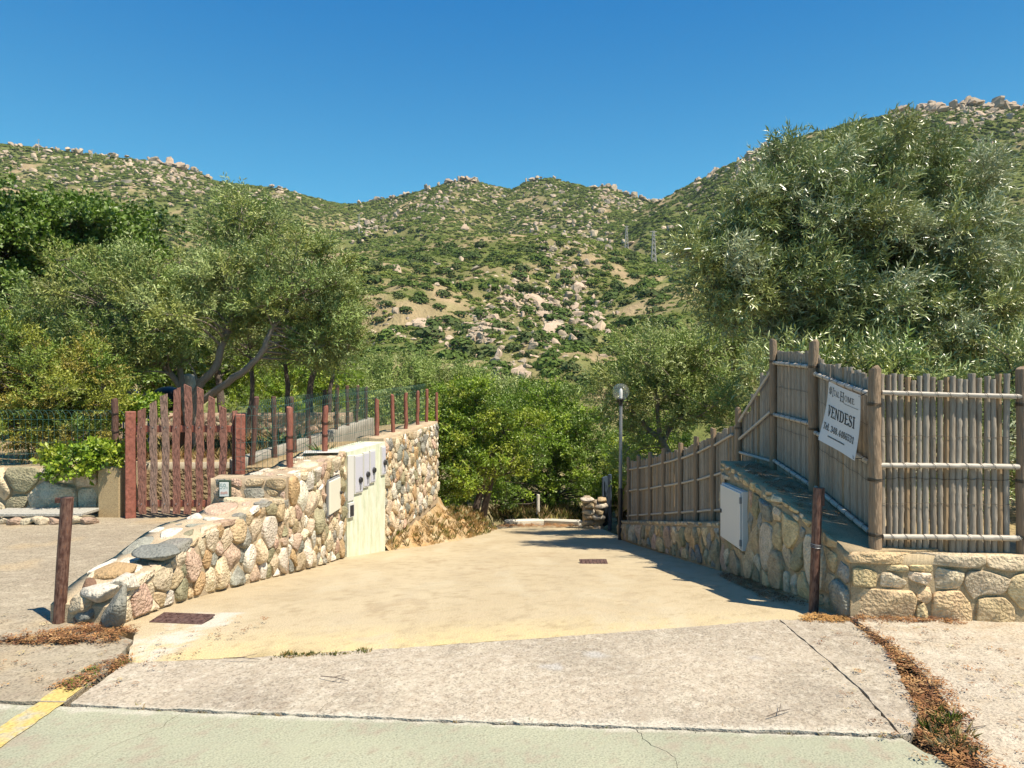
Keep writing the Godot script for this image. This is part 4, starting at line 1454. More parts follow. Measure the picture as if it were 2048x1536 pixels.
# a box laid on a wall face: u and v range, depth range
func flat_box(parent: Node3D, called: String, map: Callable, u0: float, u1: float, v0: float, v1: float, d0: float, d1: float, m: Material) -> MeshInstance3D:
	var mid: Vector3 = map.call((u0 + u1) * 0.5, (v0 + v1) * 0.5, (d0 + d1) * 0.5)
	var x: Vector3 = (map.call(u1, v0, d0) - map.call(u0, v0, d0))
	var n: Vector3 = (map.call(u0, v0, 1.0) - map.call(u0, v0, 0.0)).normalized()
	var xl := x.length()
	x = x / xl
	var y := Vector3.UP
	var z := x.cross(y)
	var mb := MB.new()
	mb.box(Transform3D(Basis(x, y, z), mid), Vector3(xl, v1 - v0, d1 - d0), 0.004)
	return part(called, mb, m, parent)


# ---------------------------------------------------------------- walls on the right
const INNER := [Vector2(2.21, 7.40), Vector2(2.23, 6.0), Vector2(2.30, 4.76)]
const FRONT := [Vector2(2.30, 4.76), Vector2(4.7, 4.56)]


func inner_top(u: float) -> float:
	return curve_at([[0.0, 0.79], [0.6, 0.74], [1.6, 0.66], [2.3, 0.535], [2.66, 0.455]], u)


func make_right_walls() -> void:
	rng.seed = 62
	var LI := length_of(INNER)
	var o := thing("stone_wall", w(2.4, 0, 5.5), "cream sandstone corner wall under the tall bamboo fence", "wall")
	var ibot := func(u: float) -> float: return drive_y(along(INNER, u)[0].y) - 0.06
	var itop := func(u: float) -> float: return inner_top(u)
	core(o, INNER, 1.0, 0.62, ibot, itop, lin(0.40, 0.31, 0.19))
	var door := PackedVector2Array([Vector2(0.16, 0.0), Vector2(0.84, 0.0), Vector2(0.84, 0.62), Vector2(0.16, 0.62)])
	stones(o, band(LI, func(u): return ibot.call(u) + 0.07, func(u): return itop.call(u) - 0.10), face_map(INNER, 1.0), 0.25, 1.4, 0.008, 0.05, 0.6, ["tan", "cream", "grey", "cream", "sand", "olive", "pink", "olive", "sand", "cream"], false, [door])
	stones(o, band(LI, func(u): return itop.call(u) - 0.10, func(u): return itop.call(u) + 0.0), face_map(INNER, 1.0), 0.16, 0.55, 0.010, 0.05, 0.6, ["sand", "tan", "sand", "cream"], false)
	# front face, laid by hand after the photograph: u from the corner, v height
	core(o, FRONT, 1.0, 0.5, func(_u): return -0.04, func(_u): return 0.445, lin(0.44, 0.35, 0.22))
	var fm := face_map(FRONT, 1.0)
	var blocks := [
		[[0.0, 0.0], [0.40, 0.0], [0.42, 0.20], [0.02, 0.215]], [[0.01, 0.235], [0.17, 0.225], [0.17, 0.33], [0.02, 0.36]], [[0.19, 0.235], [0.33, 0.225], [0.37, 0.265], [0.27, 0.325], [0.20, 0.32]], [[0.20, 0.345], [0.36, 0.335], [0.37, 0.375], [0.20, 0.38]], [[0.36, 0.335], [0.39, 0.28], [0.49, 0.25], [0.52, 0.29], [0.52, 0.325]], [[0.385, 0.345], [0.53, 0.335], [0.53, 0.38], [0.385, 0.378]],
		[[0.43, 0.0], [0.50, 0.005], [0.50, 0.07], [0.47, 0.13], [0.43, 0.10]], [[0.43, 0.15], [0.49, 0.12], [0.52, 0.15], [0.51, 0.235], [0.44, 0.22]], [[0.53, 0.01], [0.78, 0.0], [0.77, 0.13], [0.70, 0.215], [0.54, 0.20]], [[0.545, 0.225], [0.70, 0.235], [0.73, 0.34], [0.56, 0.365]],
		[[0.79, 0.16], [0.84, 0.20], [0.98, 0.20], [1.02, 0.30], [0.86, 0.35], [0.75, 0.345], [0.73, 0.26]], [[0.81, 0.0], [1.06, 0.0], [1.05, 0.11], [0.98, 0.18], [0.83, 0.165]], [[1.00, 0.22], [1.11, 0.09], [1.24, 0.19], [1.27, 0.28], [1.12, 0.345], [1.03, 0.31]], [[1.09, 0.0], [1.44, -0.01], [1.42, 0.12], [1.27, 0.17], [1.13, 0.075]], [[1.27, 0.20], [1.43, 0.145], [1.58, 0.20], [1.58, 0.32], [1.31, 0.34]], [[1.47, 0.0], [1.80, 0.0], [1.80, 0.18], [1.60, 0.18], [1.46, 0.11]], [[1.61, 0.21], [1.85, 0.20], [1.88, 0.34], [1.61, 0.34]], [[1.83, 0.0], [2.3, 0.0], [2.3, 0.33], [1.91, 0.33], [1.86, 0.18]],
		[[-0.02, 0.39], [0.20, 0.385], [0.38, 0.39], [0.40, 0.452], [0.0, 0.458]], [[0.42, 0.395], [0.56, 0.385], [0.80, 0.37], [0.86, 0.40], [0.86, 0.455], [0.42, 0.455]], [[0.88, 0.385], [1.0, 0.355], [1.22, 0.365], [1.26, 0.41], [1.24, 0.452], [0.88, 0.452]], [[1.28, 0.38], [1.56, 0.365], [1.8, 0.375], [1.8, 0.452], [1.28, 0.452]], [[1.83, 0.36], [2.3, 0.36], [2.3, 0.452], [1.83, 0.452]]]
	for b in blocks:
		var poly := PackedVector2Array()
		var mid := Vector2.ZERO
		for q in b: mid += Vector2(q[0], q[1]) / b.size()
		for q in b: poly.append(mid + (Vector2(q[0], q[1]) - mid) * 1.06)
		stone_from(poly, fm, rr(0.025, 0.05), 1.0, vary(tone(["sand", "cream", "sand"]), 0.06), o, false)
	# cabinet door on the inner face
	var im := face_map(INNER, 1.0)
	var cb := thing("utility_cabinet", im.call(0.5, 0.0, 0.03), "white metal utility cabinet hung on the shaded right wall", "cabinet")
	flat_box(cb, "case", im, 0.19, 0.81, 0.025, 0.585, -0.02, 0.055, M.white_metal)
	var dr := flat_box(cb, "door", im, 0.205, 0.795, 0.04, 0.57, 0.057, 0.072, M.white_metal)
	dr.set_meta("label", "flat white cabinet door with a small lock")
	for y in [0.10, 0.50]: flat_box(cb, "hinge", im, 0.790, 0.806, y - 0.03, y + 0.03, 0.056, 0.080, M.grey_metal)
	flat_box(cb, "lock", im, 0.225, 0.250, 0.285, 0.325, 0.072, 0.084, M.dark_plastic)
	# low wall under the stepped fence
	rng.seed = 63
	var low := [Vector2(1.84, 12.0), Vector2(2.0, 9.8), Vector2(2.20, 7.42)]
	var LL := length_of(low)
	o = thing("stone_wall", w(2.1, 0, 9.6), "low shaded stone wall under the sloping bamboo fence by the lamp", "wall")
	var lbot := func(u: float) -> float: return drive_y(along(low, u)[0].y) - 0.06
	var ltop := func(u: float) -> float: return lerpf(-0.74, 0.13, u / LL)
	core(o, low, 1.0, 0.32, lbot, ltop, lin(0.40, 0.31, 0.19))
	stones(o, band(LL, func(u): return lbot.call(u) + 0.07, func(u): return ltop.call(u) - 0.05), face_map(low, 1.0), 0.17, 1.5, 0.008, 0.04, 0.5, ["tan", "cream", "grey", "sand", "pink", "olive", "ochre"], false)
	stones(o, band(LL, func(u): return ltop.call(u) - 0.05, func(u): return ltop.call(u) + 0.01), face_map(low, 1.0), 0.16, 0.4, 0.008, 0.04, 0.6, ["sand", "tan", "cream"], false)


# ---------------------------------------------------------------- bamboo fence
func make_fences() -> void:
	var cm := []
	for k in 6: cm.append(cane_mesh(300 + k, 0.0215, 4 + k % 3))
	var thin := []
	for k in 5: thin.append(cane_mesh(330 + k, 0.017, 4 + k % 2))
	var railm := []
	for k in 3: railm.append(cane_mesh(350 + k, 0.019, 5 + k))
	# -- front panel
	rng.seed = 64
	var fm := face_map(FRONT, 1.0)
	var o := thing("bamboo_fence", w(2.6, 0.45, 4.85), "sunlit bamboo cane fence panel facing the camera", "fence")
	var u := 0.235
	while u < 2.3:
		var r := rr(0.74, 1.05)
		u += 0.0215 * r
		if absf(u - 1.165) > 0.06:
			cane("cane", cm, "cane", o, fm.call(u + rr(-0.006, 0.006), 0.425 + rr(-0.01, 0.02), -0.115), fm.call(u + rr(-0.008, 0.008), 1.655 + rr(-0.03, 0.02), -0.115 + rr(-0.008, 0.008)), r)
		u += 0.0215 * r + rr(-0.002, 0.010)
	var ties := MB.new()
	for sp in [[0.245, 1.135], [1.20, 2.25]]:
		for y in [1.535, 1.045, 0.555]:
			var a: Vector3 = fm.call(sp[0] + rr(-0.02, 0.02), y + rr(-0.006, 0.006), -0.070)
			var b: Vector3 = fm.call(sp[1] + rr(-0.02, 0.02), y + rr(-0.02, 0.008), -0.070)
			cane("rail", railm, "rail_cane", o, a, b, rr(0.85, 1.05))
			for k in 9:
				wire_ring(ties, a.lerp(b, (k + 0.5 + rr(-0.2, 0.2)) / 9.0), ((b - a).normalized() + Vector3(0, 0.5, 0)).normalized(), 0.023, 0.0016)
		for y in [1.24, 0.95, 0.78]:
			var pts := []
			var rad := []
			for k in 25:
				pts.append(fm.call(lerpf(sp[0], sp[1], k / 24.0), y + rr(-0.008, 0.008), -0.090 + rr(-0.004, 0.004))); rad.append(0.0015)
			ties.tube(pts, rad, 4, false)
	part("tie_wire", ties, M.wire, o)
	for q in [[0.20, 1.70, 0.042], [1.165, 1.70, 0.040], [2.32, 1.7, 0.04]]:
		round_post(o, fm.call(q[0], 0.42, -0.085), fm.call(q[0] - 0.008, q[1], -0.085), q[2], M.fence_post, [1.45, 0.93, 0.55])
	# -- tall side run and its stepped end
	rng.seed = 65
	var line := [Vector2(2.58, 4.94), Vector2(2.62, 5.97), Vector2(2.64, 6.95), Vector2(2.50, 7.62)]
	var L := length_of(line)
	var u1: float = line[0].distance_to(line[1])
	var u2: float = u1 + line[1].distance_to(line[2])
	var sm := face_map(line, -1.0)
	o = thing("bamboo_fence", w(2.6, 0.6, 6.2), "tall shaded bamboo fence carrying the white banner", "fence")
	var foot := func(t: float) -> float: return curve_at([[0.0, 0.47], [u1, 0.64], [u2, 0.75], [L, 0.76]], t)
	var head := func(t: float) -> float:
		if t > u2 + 0.1: return curve_at([[u2 + 0.1, 1.90], [u2 + 0.16, 1.72], [u2 + 0.3, 1.70], [u2 + 0.31, 1.50], [u2 + 0.48, 1.48], [u2 + 0.49, 1.30], [L, 1.25]], t)
		return curve_at([[0.0, 1.645], [u1 - 0.06, 1.80], [u1 + 0.05, 1.87], [u2, 1.93]], t)
	var t0 := 0.06
	while t0 < L - 0.02:
		var r := rr(0.75, 1.1)
		t0 += 0.0215 * r
		cane("cane", cm, "cane", o, sm.call(t0 + rr(-0.004, 0.004), foot.call(t0) - 0.02, 0.0), sm.call(t0 + rr(-0.006, 0.006), head.call(t0) + rr(-0.025, 0.02), rr(-0.008, 0.008)), r)
		t0 += 0.0215 * r + rr(-0.003, 0.004)
	ties = MB.new()
	for sp in [[0.03, u1 - 0.03], [u1 + 0.03, u2 - 0.02]]:
		for dy in [[-0.13, 1], [-0.62, 1], [0.08, 0]]:
			var a: Vector3 = sm.call(sp[0], (head.call(sp[0] + 0.08) if dy[1] else foot.call(sp[0])) + dy[0], 0.045)
			var b: Vector3 = sm.call(sp[1], (head.call(sp[1] - 0.05) if dy[1] else foot.call(sp[1])) + dy[0] + rr(-0.02, 0.02), 0.045)
			cane("rail", railm, "rail_cane", o, a, b, 1.0)
			for k in 7: wire_ring(ties, a.lerp(b, (k + 0.5) / 7.0), (b - a).normalized(), 0.023, 0.0016)
		for dy in [-0.35, -0.75]:
			var pts := []
			var rad := []
			for k in 20:
				var t := lerpf(sp[0], sp[1], k / 19.0)
				pts.append(sm.call(t, head.call(t) + dy + rr(-0.006, 0.006), 0.024)); rad.append(0.0015)
			ties.tube(pts, rad, 4, false)
	cane("brace", railm, "rail_cane", o, sm.call(L - 0.03, 1.19, 0.05), sm.call(u2 + 0.02, 1.75, 0.05), 0.85)
	cane("brace", railm, "rail_cane", o, sm.call(L - 0.03, 1.00, 0.05), sm.call(u2 + 0.05, 1.32, 0.05), 0.85)
	cane("rail", railm, "rail_cane", o, sm.call(L - 0.04, 0.86, 0.045), sm.call(u2 + 0.04, 0.83, 0.045), 0.85)
	part("tie_wire", ties, M.wire, o)
	for q in [[u1, 0.56, 1.955, 0.042], [u2, 0.66, 2.03, 0.037], [L - 0.01, 0.4, 1.33, 0.035]]:
		round_post(o, sm.call(q[0], q[1] - 0.1, 0.045), sm.call(q[0], q[2], 0.045), q[3], M.fence_post, [q[2] - 0.22, q[2] - 0.75])
	# -- sloping low run
	rng.seed = 66
	line = [Vector2(2.44, 7.62), Vector2(2.16, 9.8), Vector2(1.96, 11.85)]
	L = length_of(line)
	var lm := face_map(line, -1.0)
	o = thing("bamboo_fence", w(2.2, 0, 9.6), "long low bamboo fence stepping down the slope to the lamp", "fence")
	var lf := func(t: float) -> float: return lerpf(0.14, -0.73, t / L)
	var lh := func(t: float) -> float: return curve_at([[0.0, 1.17], [0.62, 0.98], [1.3, 0.80], [2.2, 0.62], [3.1, 0.45], [L, 0.27]], t)
	t0 = 0.0
	while t0 < L - 0.02:
		var r := rr(0.8, 1.2)
		t0 += 0.0165 * r
		cane("cane", thin, "cane", o, lm.call(t0, lf.call(t0) - 0.02, 0.0), lm.call(t0 + rr(-0.005, 0.005), lh.call(t0) + rr(-0.025, 0.02), rr(-0.006, 0.006)), r)
		t0 += 0.0165 * r + rr(-0.002, 0.004)
	var stops := [0.52, 1.02, 1.55, 2.2, 2.85, 3.45, 4.05]
	var before := 0.0
	for s in stops + [L - 0.03]:
		for dy in [[-0.12, 1], [0.10, 0], [0.0, 2]]:
			var ya: float = lh.call(before) - 0.12 if dy[1] == 1 else (lf.call(before) + 0.10 if dy[1] == 0 else lerpf(lf.call(before), lh.call(before), 0.52))
			var yb: float = lh.call(s) - 0.12 if dy[1] == 1 else (lf.call(s) + 0.10 if dy[1] == 0 else lerpf(lf.call(s), lh.call(s), 0.52))
			cane("rail", railm, "rail_cane", o, lm.call(before + 0.02, ya, 0.032), lm.call(s - 0.02, yb, 0.032), 0.8)
		before = s
	for s in stops:
		round_post(o, lm.call(s, lf.call(s) - 0.08, 0.035), lm.call(s, lh.call(s) + 0.07, 0.035), 0.034, M.fence_post, [])
	make_banner()


func round_post(parent: Node3D, a: Vector3, b: Vector3, r: float, m: Material, wraps: Array, called := "post") -> void:
	var mb := MB.new()
	var pts := []
	var rad := []
	for k in 9:
		var t := k / 8.0
		pts.append(a.lerp(b, t) + Vector3(noise(a.x * 9, t, 3.0, 6), 0, noise(a.z * 9, t, 3.0, 7)) * 0.012)
		rad.append(r * (1.02 - 0.05 * t + 0.05 * noise(t, a.x, 5.0, 8)))
	pts.append(b + (b - a).normalized() * 0.006); rad.append(r * 0.82)
	mb.tube(pts, rad, 14)
	var o := part(called, mb, m, parent)
	if wraps.size():
		for y in wraps:
			var wm := MB.new()
			var t: float = (y - a.y) / (b.y - a.y)
			wire_ring(wm, a.lerp(b, t), Vector3(0, 1, 0), r + 0.004, 0.0022, 3)
			part("wire_wrap", wm, M.wire, o)


func make_banner() -> void:
	var tl := w(2.50, 1.622, 5.46)
	var tr := w(2.455, 1.522, 4.875)
	var o := thing("sale_banner", (tl + tr) * 0.5 - Vector3(0, 0.45, 0), "white banner reading VENDESI tied to the bamboo fence", "banner")
	var sheet := func(s: float, t: float, off: float) -> Vector3:
		var q := tl.lerp(tr, s) + Vector3(0, -0.455 * t, 0)
		var out := 0.030 + 0.055 * t * t * (1.2 - 0.5 * s) + 0.012 * sin(s * 5.0 + t * 2.0) * t + 0.012 * sin(s * PI)
		return q + Vector3(-1, 0, 0.05) * (out + off) + Vector3(0, 0, 0.03 * t * (s - 0.7))
	var mb := MB.new()
	for f in 2:
		var s0 := mb.v.size()
		for j in 15:
			for i in 19: mb.p(sheet.call(i / 18.0, j / 14.0, -0.002 * f), Vector2(i / 18.0, j / 14.0))
		for j in 14:
			for i in 18:
				var a := s0 + j * 19 + i
				if f == 0:
					mb.t3(a, a + 19, a + 20); mb.t3(a, a + 20, a + 1)
				else:
					mb.t3(a, a + 20, a + 19); mb.t3(a, a + 1, a + 20)
	var sh := part("sheet", mb, M.banner, o)
	var serif := SystemFont.new()
	serif.font_names = PackedStringArray(["Droid Serif"])
	serif.font_weight = 700
	var sans := SystemFont.new()
	sans.font_names = PackedStringArray(["Droid Serif"])
	# text, font, left, right, bottom, cap height (shares of the sheet)
	for q in [["I", sans, 0.185, 0.228, 0.215, 0.150], ["TAL", sans, 0.245, 0.430, 0.185, 0.090], ["H", sans, 0.455, 0.575, 0.225, 0.160], ["OME", sans, 0.592, 0.850, 0.190, 0.090], ["VENDESI", serif, 0.10, 0.88, 0.560, 0.185], ["Tel. 348.4486531", serif, 0.06, 0.90, 0.785, 0.115]]:
		var tm := TextMesh.new()
		tm.text = q[0]
		tm.font = q[1]
		tm.font_size = 64
		tm.depth = 0.0
		tm.pixel_size = 0.01
		var arr := tm.get_mesh_arrays()
		var vs: PackedVector3Array = arr[Mesh.ARRAY_VERTEX]
		if vs.is_empty(): continue
		var lo := vs[0]
		var hi := vs[0]
		for e in vs:
			lo = lo.min(e); hi = hi.max(e)
		var tb := MB.new()
		for e in vs: tb.p(sheet.call(lerpf(q[2], q[3], (e.x - lo.x) / (hi.x - lo.x)), q[4] - q[5] * (e.y - lo.y) / (hi.y - lo.y), 0.0025))
		var ix = arr[Mesh.ARRAY_INDEX]
		if ix == null or ix.size() == 0: ix = PackedInt32Array(range(vs.size()))
		for k in range(0, ix.size(), 3): tb.t3(ix[k], ix[k + 2], ix[k + 1])
		part("lettering", tb, M.print, sh)
	var lg := MB.new()
	for k in 24:
		var a := TAU * k / 24
		var b := TAU * (k + 1) / 24
		for r in [[0.052, 0.044], [0.036, 0.030]]:
			lg.face([sheet.call(0.105 + cos(a) * r[0], 0.135 + sin(a) * r[0] * 1.25, 0.0025), sheet.call(0.105 + cos(a) * r[1], 0.135 + sin(a) * r[1] * 1.25, 0.0025), sheet.call(0.105 + cos(b) * r[1], 0.135 + sin(b) * r[1] * 1.25, 0.0025), sheet.call(0.105 + cos(b) * r[0], 0.135 + sin(b) * r[0] * 1.25, 0.0025)])
	for y in [0.115, 0.135, 0.155]: lg.face([sheet.call(0.086, y - 0.005, 0.0025), sheet.call(0.086, y + 0.005, 0.0025), sheet.call(0.124, y + 0.005, 0.0025), sheet.call(0.124, y - 0.005, 0.0025)])
	part("logo", lg, M.print, sh)
	var fine := MB.new()
	for row in [[0.57, 0.95, 0.238, 0.009], [0.24, 0.68, 0.865, 0.02]]:
		var x: float = row[0]
		while x < row[1]:
			var l := rr(0.008, 0.022)
			fine.face([sheet.call(x, row[2] - row[3] * 0.5, 0.0025), sheet.call(x, row[2] + row[3] * 0.5, 0.0025), sheet.call(x + l, row[2] + row[3] * 0.5, 0.0025), sheet.call(x + l, row[2] - row[3] * 0.5, 0.0025)])
			x += l + 0.008
	part("small_print", fine, M.print, sh)
	var tie := MB.new()
	for q in [[0.01, 0.01], [0.97, 0.03], [0.01, 0.985], [0.97, 0.975]]:
		var p: Vector3 = sheet.call(q[0], q[1], 0.003)
		tie.tube([p + Vector3(0.01, 0.02, -0.02), p, p + Vector3(0.06, 0.03 if q[1] < 0.5 else 0.0, 0.0)], [0.003, 0.003, 0.003], 5)
	part("cable_tie", tie, M.black_paint, sh)


# ---------------------------------------------------------------- gate and wire fences
func make_gate() -> void:
	rng.seed = 67
	var o := thing("picket_gate", w(-3.63, 0.1, 7.8), "reddish brown wooden picket gate with an arched top", "gate")
	for q in [[-4.25, 0.10, 1.275, 0.125], [-3.03, 0.10, 1.245, 0.125]]:
		var mb := MB.new()
		mb.box(Transform3D(Basis(Vector3.UP, 0.5 if q[0] < -4 else 0.35), w(q[0], (q[1] + q[2]) * 0.5, 7.8)), Vector3(q[3] * 0.86, q[2] - q[1] + 0.04, q[3] * 0.86), 0.008)
		part("gate_post", mb, M.red_wood, o)
	var heads := [1.30, 1.38, 1.46, 1.53, 1.60, 1.57, 1.47, 1.36]
	for k in 8:
		var x := -4.105 + 0.128 * k
		var mb := MB.new()
		var wid := rr(0.066, 0.08)
		var n := 12
		var ring := []
		for j in n + 1:
			var t := float(j) / n
			var y := lerpf(0.165 + 0.012 * rr(-1, 1) * (1 if j == 0 else 0), heads[k] - 0.03, t)
			var cx := x + noise(k * 5.0, t, 3.0, 111) * 0.018 + rr(-0.002, 0.002) + (0.012 * (0.5 - t) if k < 3 else 0.010 * (t - 0.5))
			var hw := wid * 0.5 * (1 + noise(k * 9.0, t, 5.0, 112) * 0.28)
			ring.append([w(cx - hw, y, 7.755), w(cx + hw, y, 7.755), w(cx + hw, y, 7.778), w(cx - hw, y, 7.778)])
		for e in 4: ring[n][e].y += [0.0, 0.035, 0.035, 0.0][e] * (1 if k < 4 else -1) + 0.03
		for j in n:
			for e in 4: mb.face([ring[j][e], ring[j][(e + 1) % 4], ring[j + 1][(e + 1) % 4], ring[j + 1][e]])
		mb.face([ring[n][0], ring[n][1], ring[n][2], ring[n][3]])
		mb.face([ring[0][3], ring[0][2], ring[0][1], ring[0][0]])
		for q in mb.v.size(): mb.uv[q] = Vector2(mb.v[q].x, mb.v[q].y)
		var pk := part("picket", mb, M.picket_bare if k in [1, 2] else M.picket, o)
		var sc := MB.new()
		for y in [1.12, 0.27]: sc.tube([w(x, y, 7.757), w(x, y, 7.748)], [0.006, 0.005], 7)
		part("screw", sc, M.grey_metal, pk)
	var side := MB.new()
	side.box(Transform3D(Basis(Vector3.UP, 1.2), w(-3.105, 0.72, 7.84)), Vector3(0.07, 1.16, 0.022), 0.004)
	part("picket", side, M.picket, o)
	for y in [1.10, 0.27]:
		var mb := MB.new()
		mb.box(Transform3D(Basis(), w(-3.66, y, 7.80)), Vector3(1.12, 0.075, 0.03), 0.004)
		part("rail", mb, M.red_wood, o)
	# round poles and green wire on top of the left wall
	rng.seed = 68
	var o2 := thing("wire_fence", w(-2.2, 0.7, 9.0), "green arched wire fence on red poles along the left wall top", "fence")
	var posts := [[-2.45, 7.72, 0.66, 1.335, 0.036], [-2.30, 8.60, 0.76, 1.32, 0.034], [-1.93, 10.0, 0.80, 1.38, 0.032], [-1.80, 10.6, 0.84, 1.43, 0.030], [-1.69, 11.15, 0.86, 1.45, 0.030], [-1.58, 11.7, 0.88, 1.47, 0.029], [-1.49, 12.2, 0.90, 1.50, 0.028], [-1.36, 12.6, 0.70, 1.43, 0.027]]
	for q in posts: round_post(o2, w(q[0], q[2] - 0.05, q[1]), w(q[0] + rr(-0.01, 0.01), q[3], q[1]), q[4], M.red_pole, [q[2] + 0.35, q[2] + 0.2] if q[1] < 9 else [])
	wire_panel(o2, [Vector2(-3.0, 7.60), Vector2(-2.49, 7.70), Vector2(-2.33, 8.60), Vector2(-1.96, 10.0), Vector2(-1.52, 12.2)], [[0.0, 0.66], [0.5, 0.68], [1.5, 0.77], [3.0, 0.82], [5.4, 0.92]], 0.68, 0.055)
	var o3 := thing("wire_fence", w(-3.1, 0.8, 11), "second wire fence on brown poles along the grey concrete wall", "fence")
	for k in 9:
		var d := 8.5 + 0.68 * k
		round_post(o3, w(-3.14 + 0.03 * k + rr(-0.03, 0.03), 0.55, d), w(-3.14 + 0.03 * k + rr(-0.04, 0.04), 1.42 + 0.02 * k + rr(-0.05, 0.05), d), 0.033, M.brown_pole, [])
	wire_panel(o3, [Vector2(-3.10, 8.5), Vector2(-2.86, 14.0)], [[0.0, 0.78], [6.0, 0.95]], 0.6, 0.07)
	var o4 := thing("wire_fence", w(-5.0, 0.6, 8.1), "green wire mesh with one brown post above the boulder wall", "fence")
	round_post(o4, w(-4.48, 0.60, 7.92), w(-4.50, 1.42, 7.92), 0.036, M.brown_pole, [1.25, 1.05, 0.9])
	wire_panel(o4, [Vector2(-7.5, 8.2), Vector2(-4.45, 8.0)], [[0.0, 0.66], [4.0, 0.66]], 0.62, 0.07)
	# number plaque
	var pq := thing("number_plaque", w(-2.78, 0.44, 7.0), "green framed house number plaque reading 59A on the wall end", "plaque")
	var em := face_map([Vector2(-3.02, 7.02), Vector2(-2.27, 7.05)], 1.0)
	flat_box(pq, "frame", em, 0.11, 0.225, 0.47, 0.645, 0.055, 0.10, M.green_frame)
	var fc := flat_box(pq, "face", em, 0.123, 0.212, 0.487, 0.628, 0.098, 0.104, M.plaque_face)
	var font := SystemFont.new()
	font.font_names = PackedStringArray(["Droid Sans"])
	for q in [["59", 0.130, 0.185, 0.565, 0.050, "plaque_print"], ["A", 0.188, 0.205, 0.565, 0.022, "plaque_print"]]:
		var tm := TextMesh.new()
		tm.text = q[0]; tm.font = font; tm.font_size = 48; tm.depth = 0.0; tm.pixel_size = 0.01
		var arr := tm.get_mesh_arrays()
		var vs: PackedVector3Array = arr[Mesh.ARRAY_VERTEX]
		if vs.is_empty(): continue
		var lo := vs[0]
		var hi := vs[0]
		for e in vs:
			lo = lo.min(e); hi = hi.max(e)
		var tb := MB.new()
		for e in vs: tb.p(em.call(lerpf(q[1], q[2], (e.x - lo.x) / (hi.x - lo.x)), q[3] + q[4] * (e.y - lo.y) / (hi.y - lo.y), 0.106))
		var ix = arr[Mesh.ARRAY_INDEX]
		if ix == null or ix.size() == 0: ix = PackedInt32Array(range(vs.size()))
		for k in range(0, ix.size(), 3): tb.t3(ix[k], ix[k + 2], ix[k + 1])
		part("number", tb, M[q[5]], fc)
	var tile := MB.new()
	for k in 7:
		var u := 0.135 + 0.010 * k
		tile.face([em.call(u, 0.505 + rr(0, 0.01), 0.106), em.call(u + 0.007, 0.505 + rr(0, 0.01), 0.106), em.call(u + 0.007, 0.53 + rr(0, 0.012), 0.106), em.call(u, 0.53 + rr(0, 0.012), 0.106)])
	part("small_print", tile, M.pink_print, fc)


func wire_panel(parent: Node3D, line: Array, foot: Array, h: float, gap: float) -> void:
	var L := length_of(line)
	var map := face_map(line, 1.0)
	var mb := MB.new()
	var n := int(L / gap)
	for k in n:
		var u := gap * k
		var y := curve_at(foot, u)
		var pts := []
		var rad := []
		for j in 4:
			pts.append(map.call(u + noise(u, j, 4.0, 120) * 0.006, lerpf(y, y + h - gap, j / 3.0), noise(u, j, 2.0, 121) * 0.012)); rad.append(0.0019)
		for j in range(1, 9):   # each wire arches over two gaps and comes down again
			var a := PI * j / 8
			pts.append(map.call(u + gap * (1 - cos(a)), y + h - gap + gap * 1.3 * sin(a), 0.004)); rad.append(0.0019)
		mb.tube(pts, rad, 4, false)
	for f in [0.0, 0.22, 0.44, 0.66, 0.86]:
		var pts := []
		var rad := []
		var m := maxi(4, int(L / 0.25))
		for k in m + 1:
			var u := L * k / m
			pts.append(map.call(u, curve_at(foot, u) + h * f + noise(u, f, 3.0, 122) * 0.012, 0.003)); rad.append(0.0017)
		mb.tube(pts, rad, 4, false)
	part("wire_mesh", mb, M.green_wire, parent)


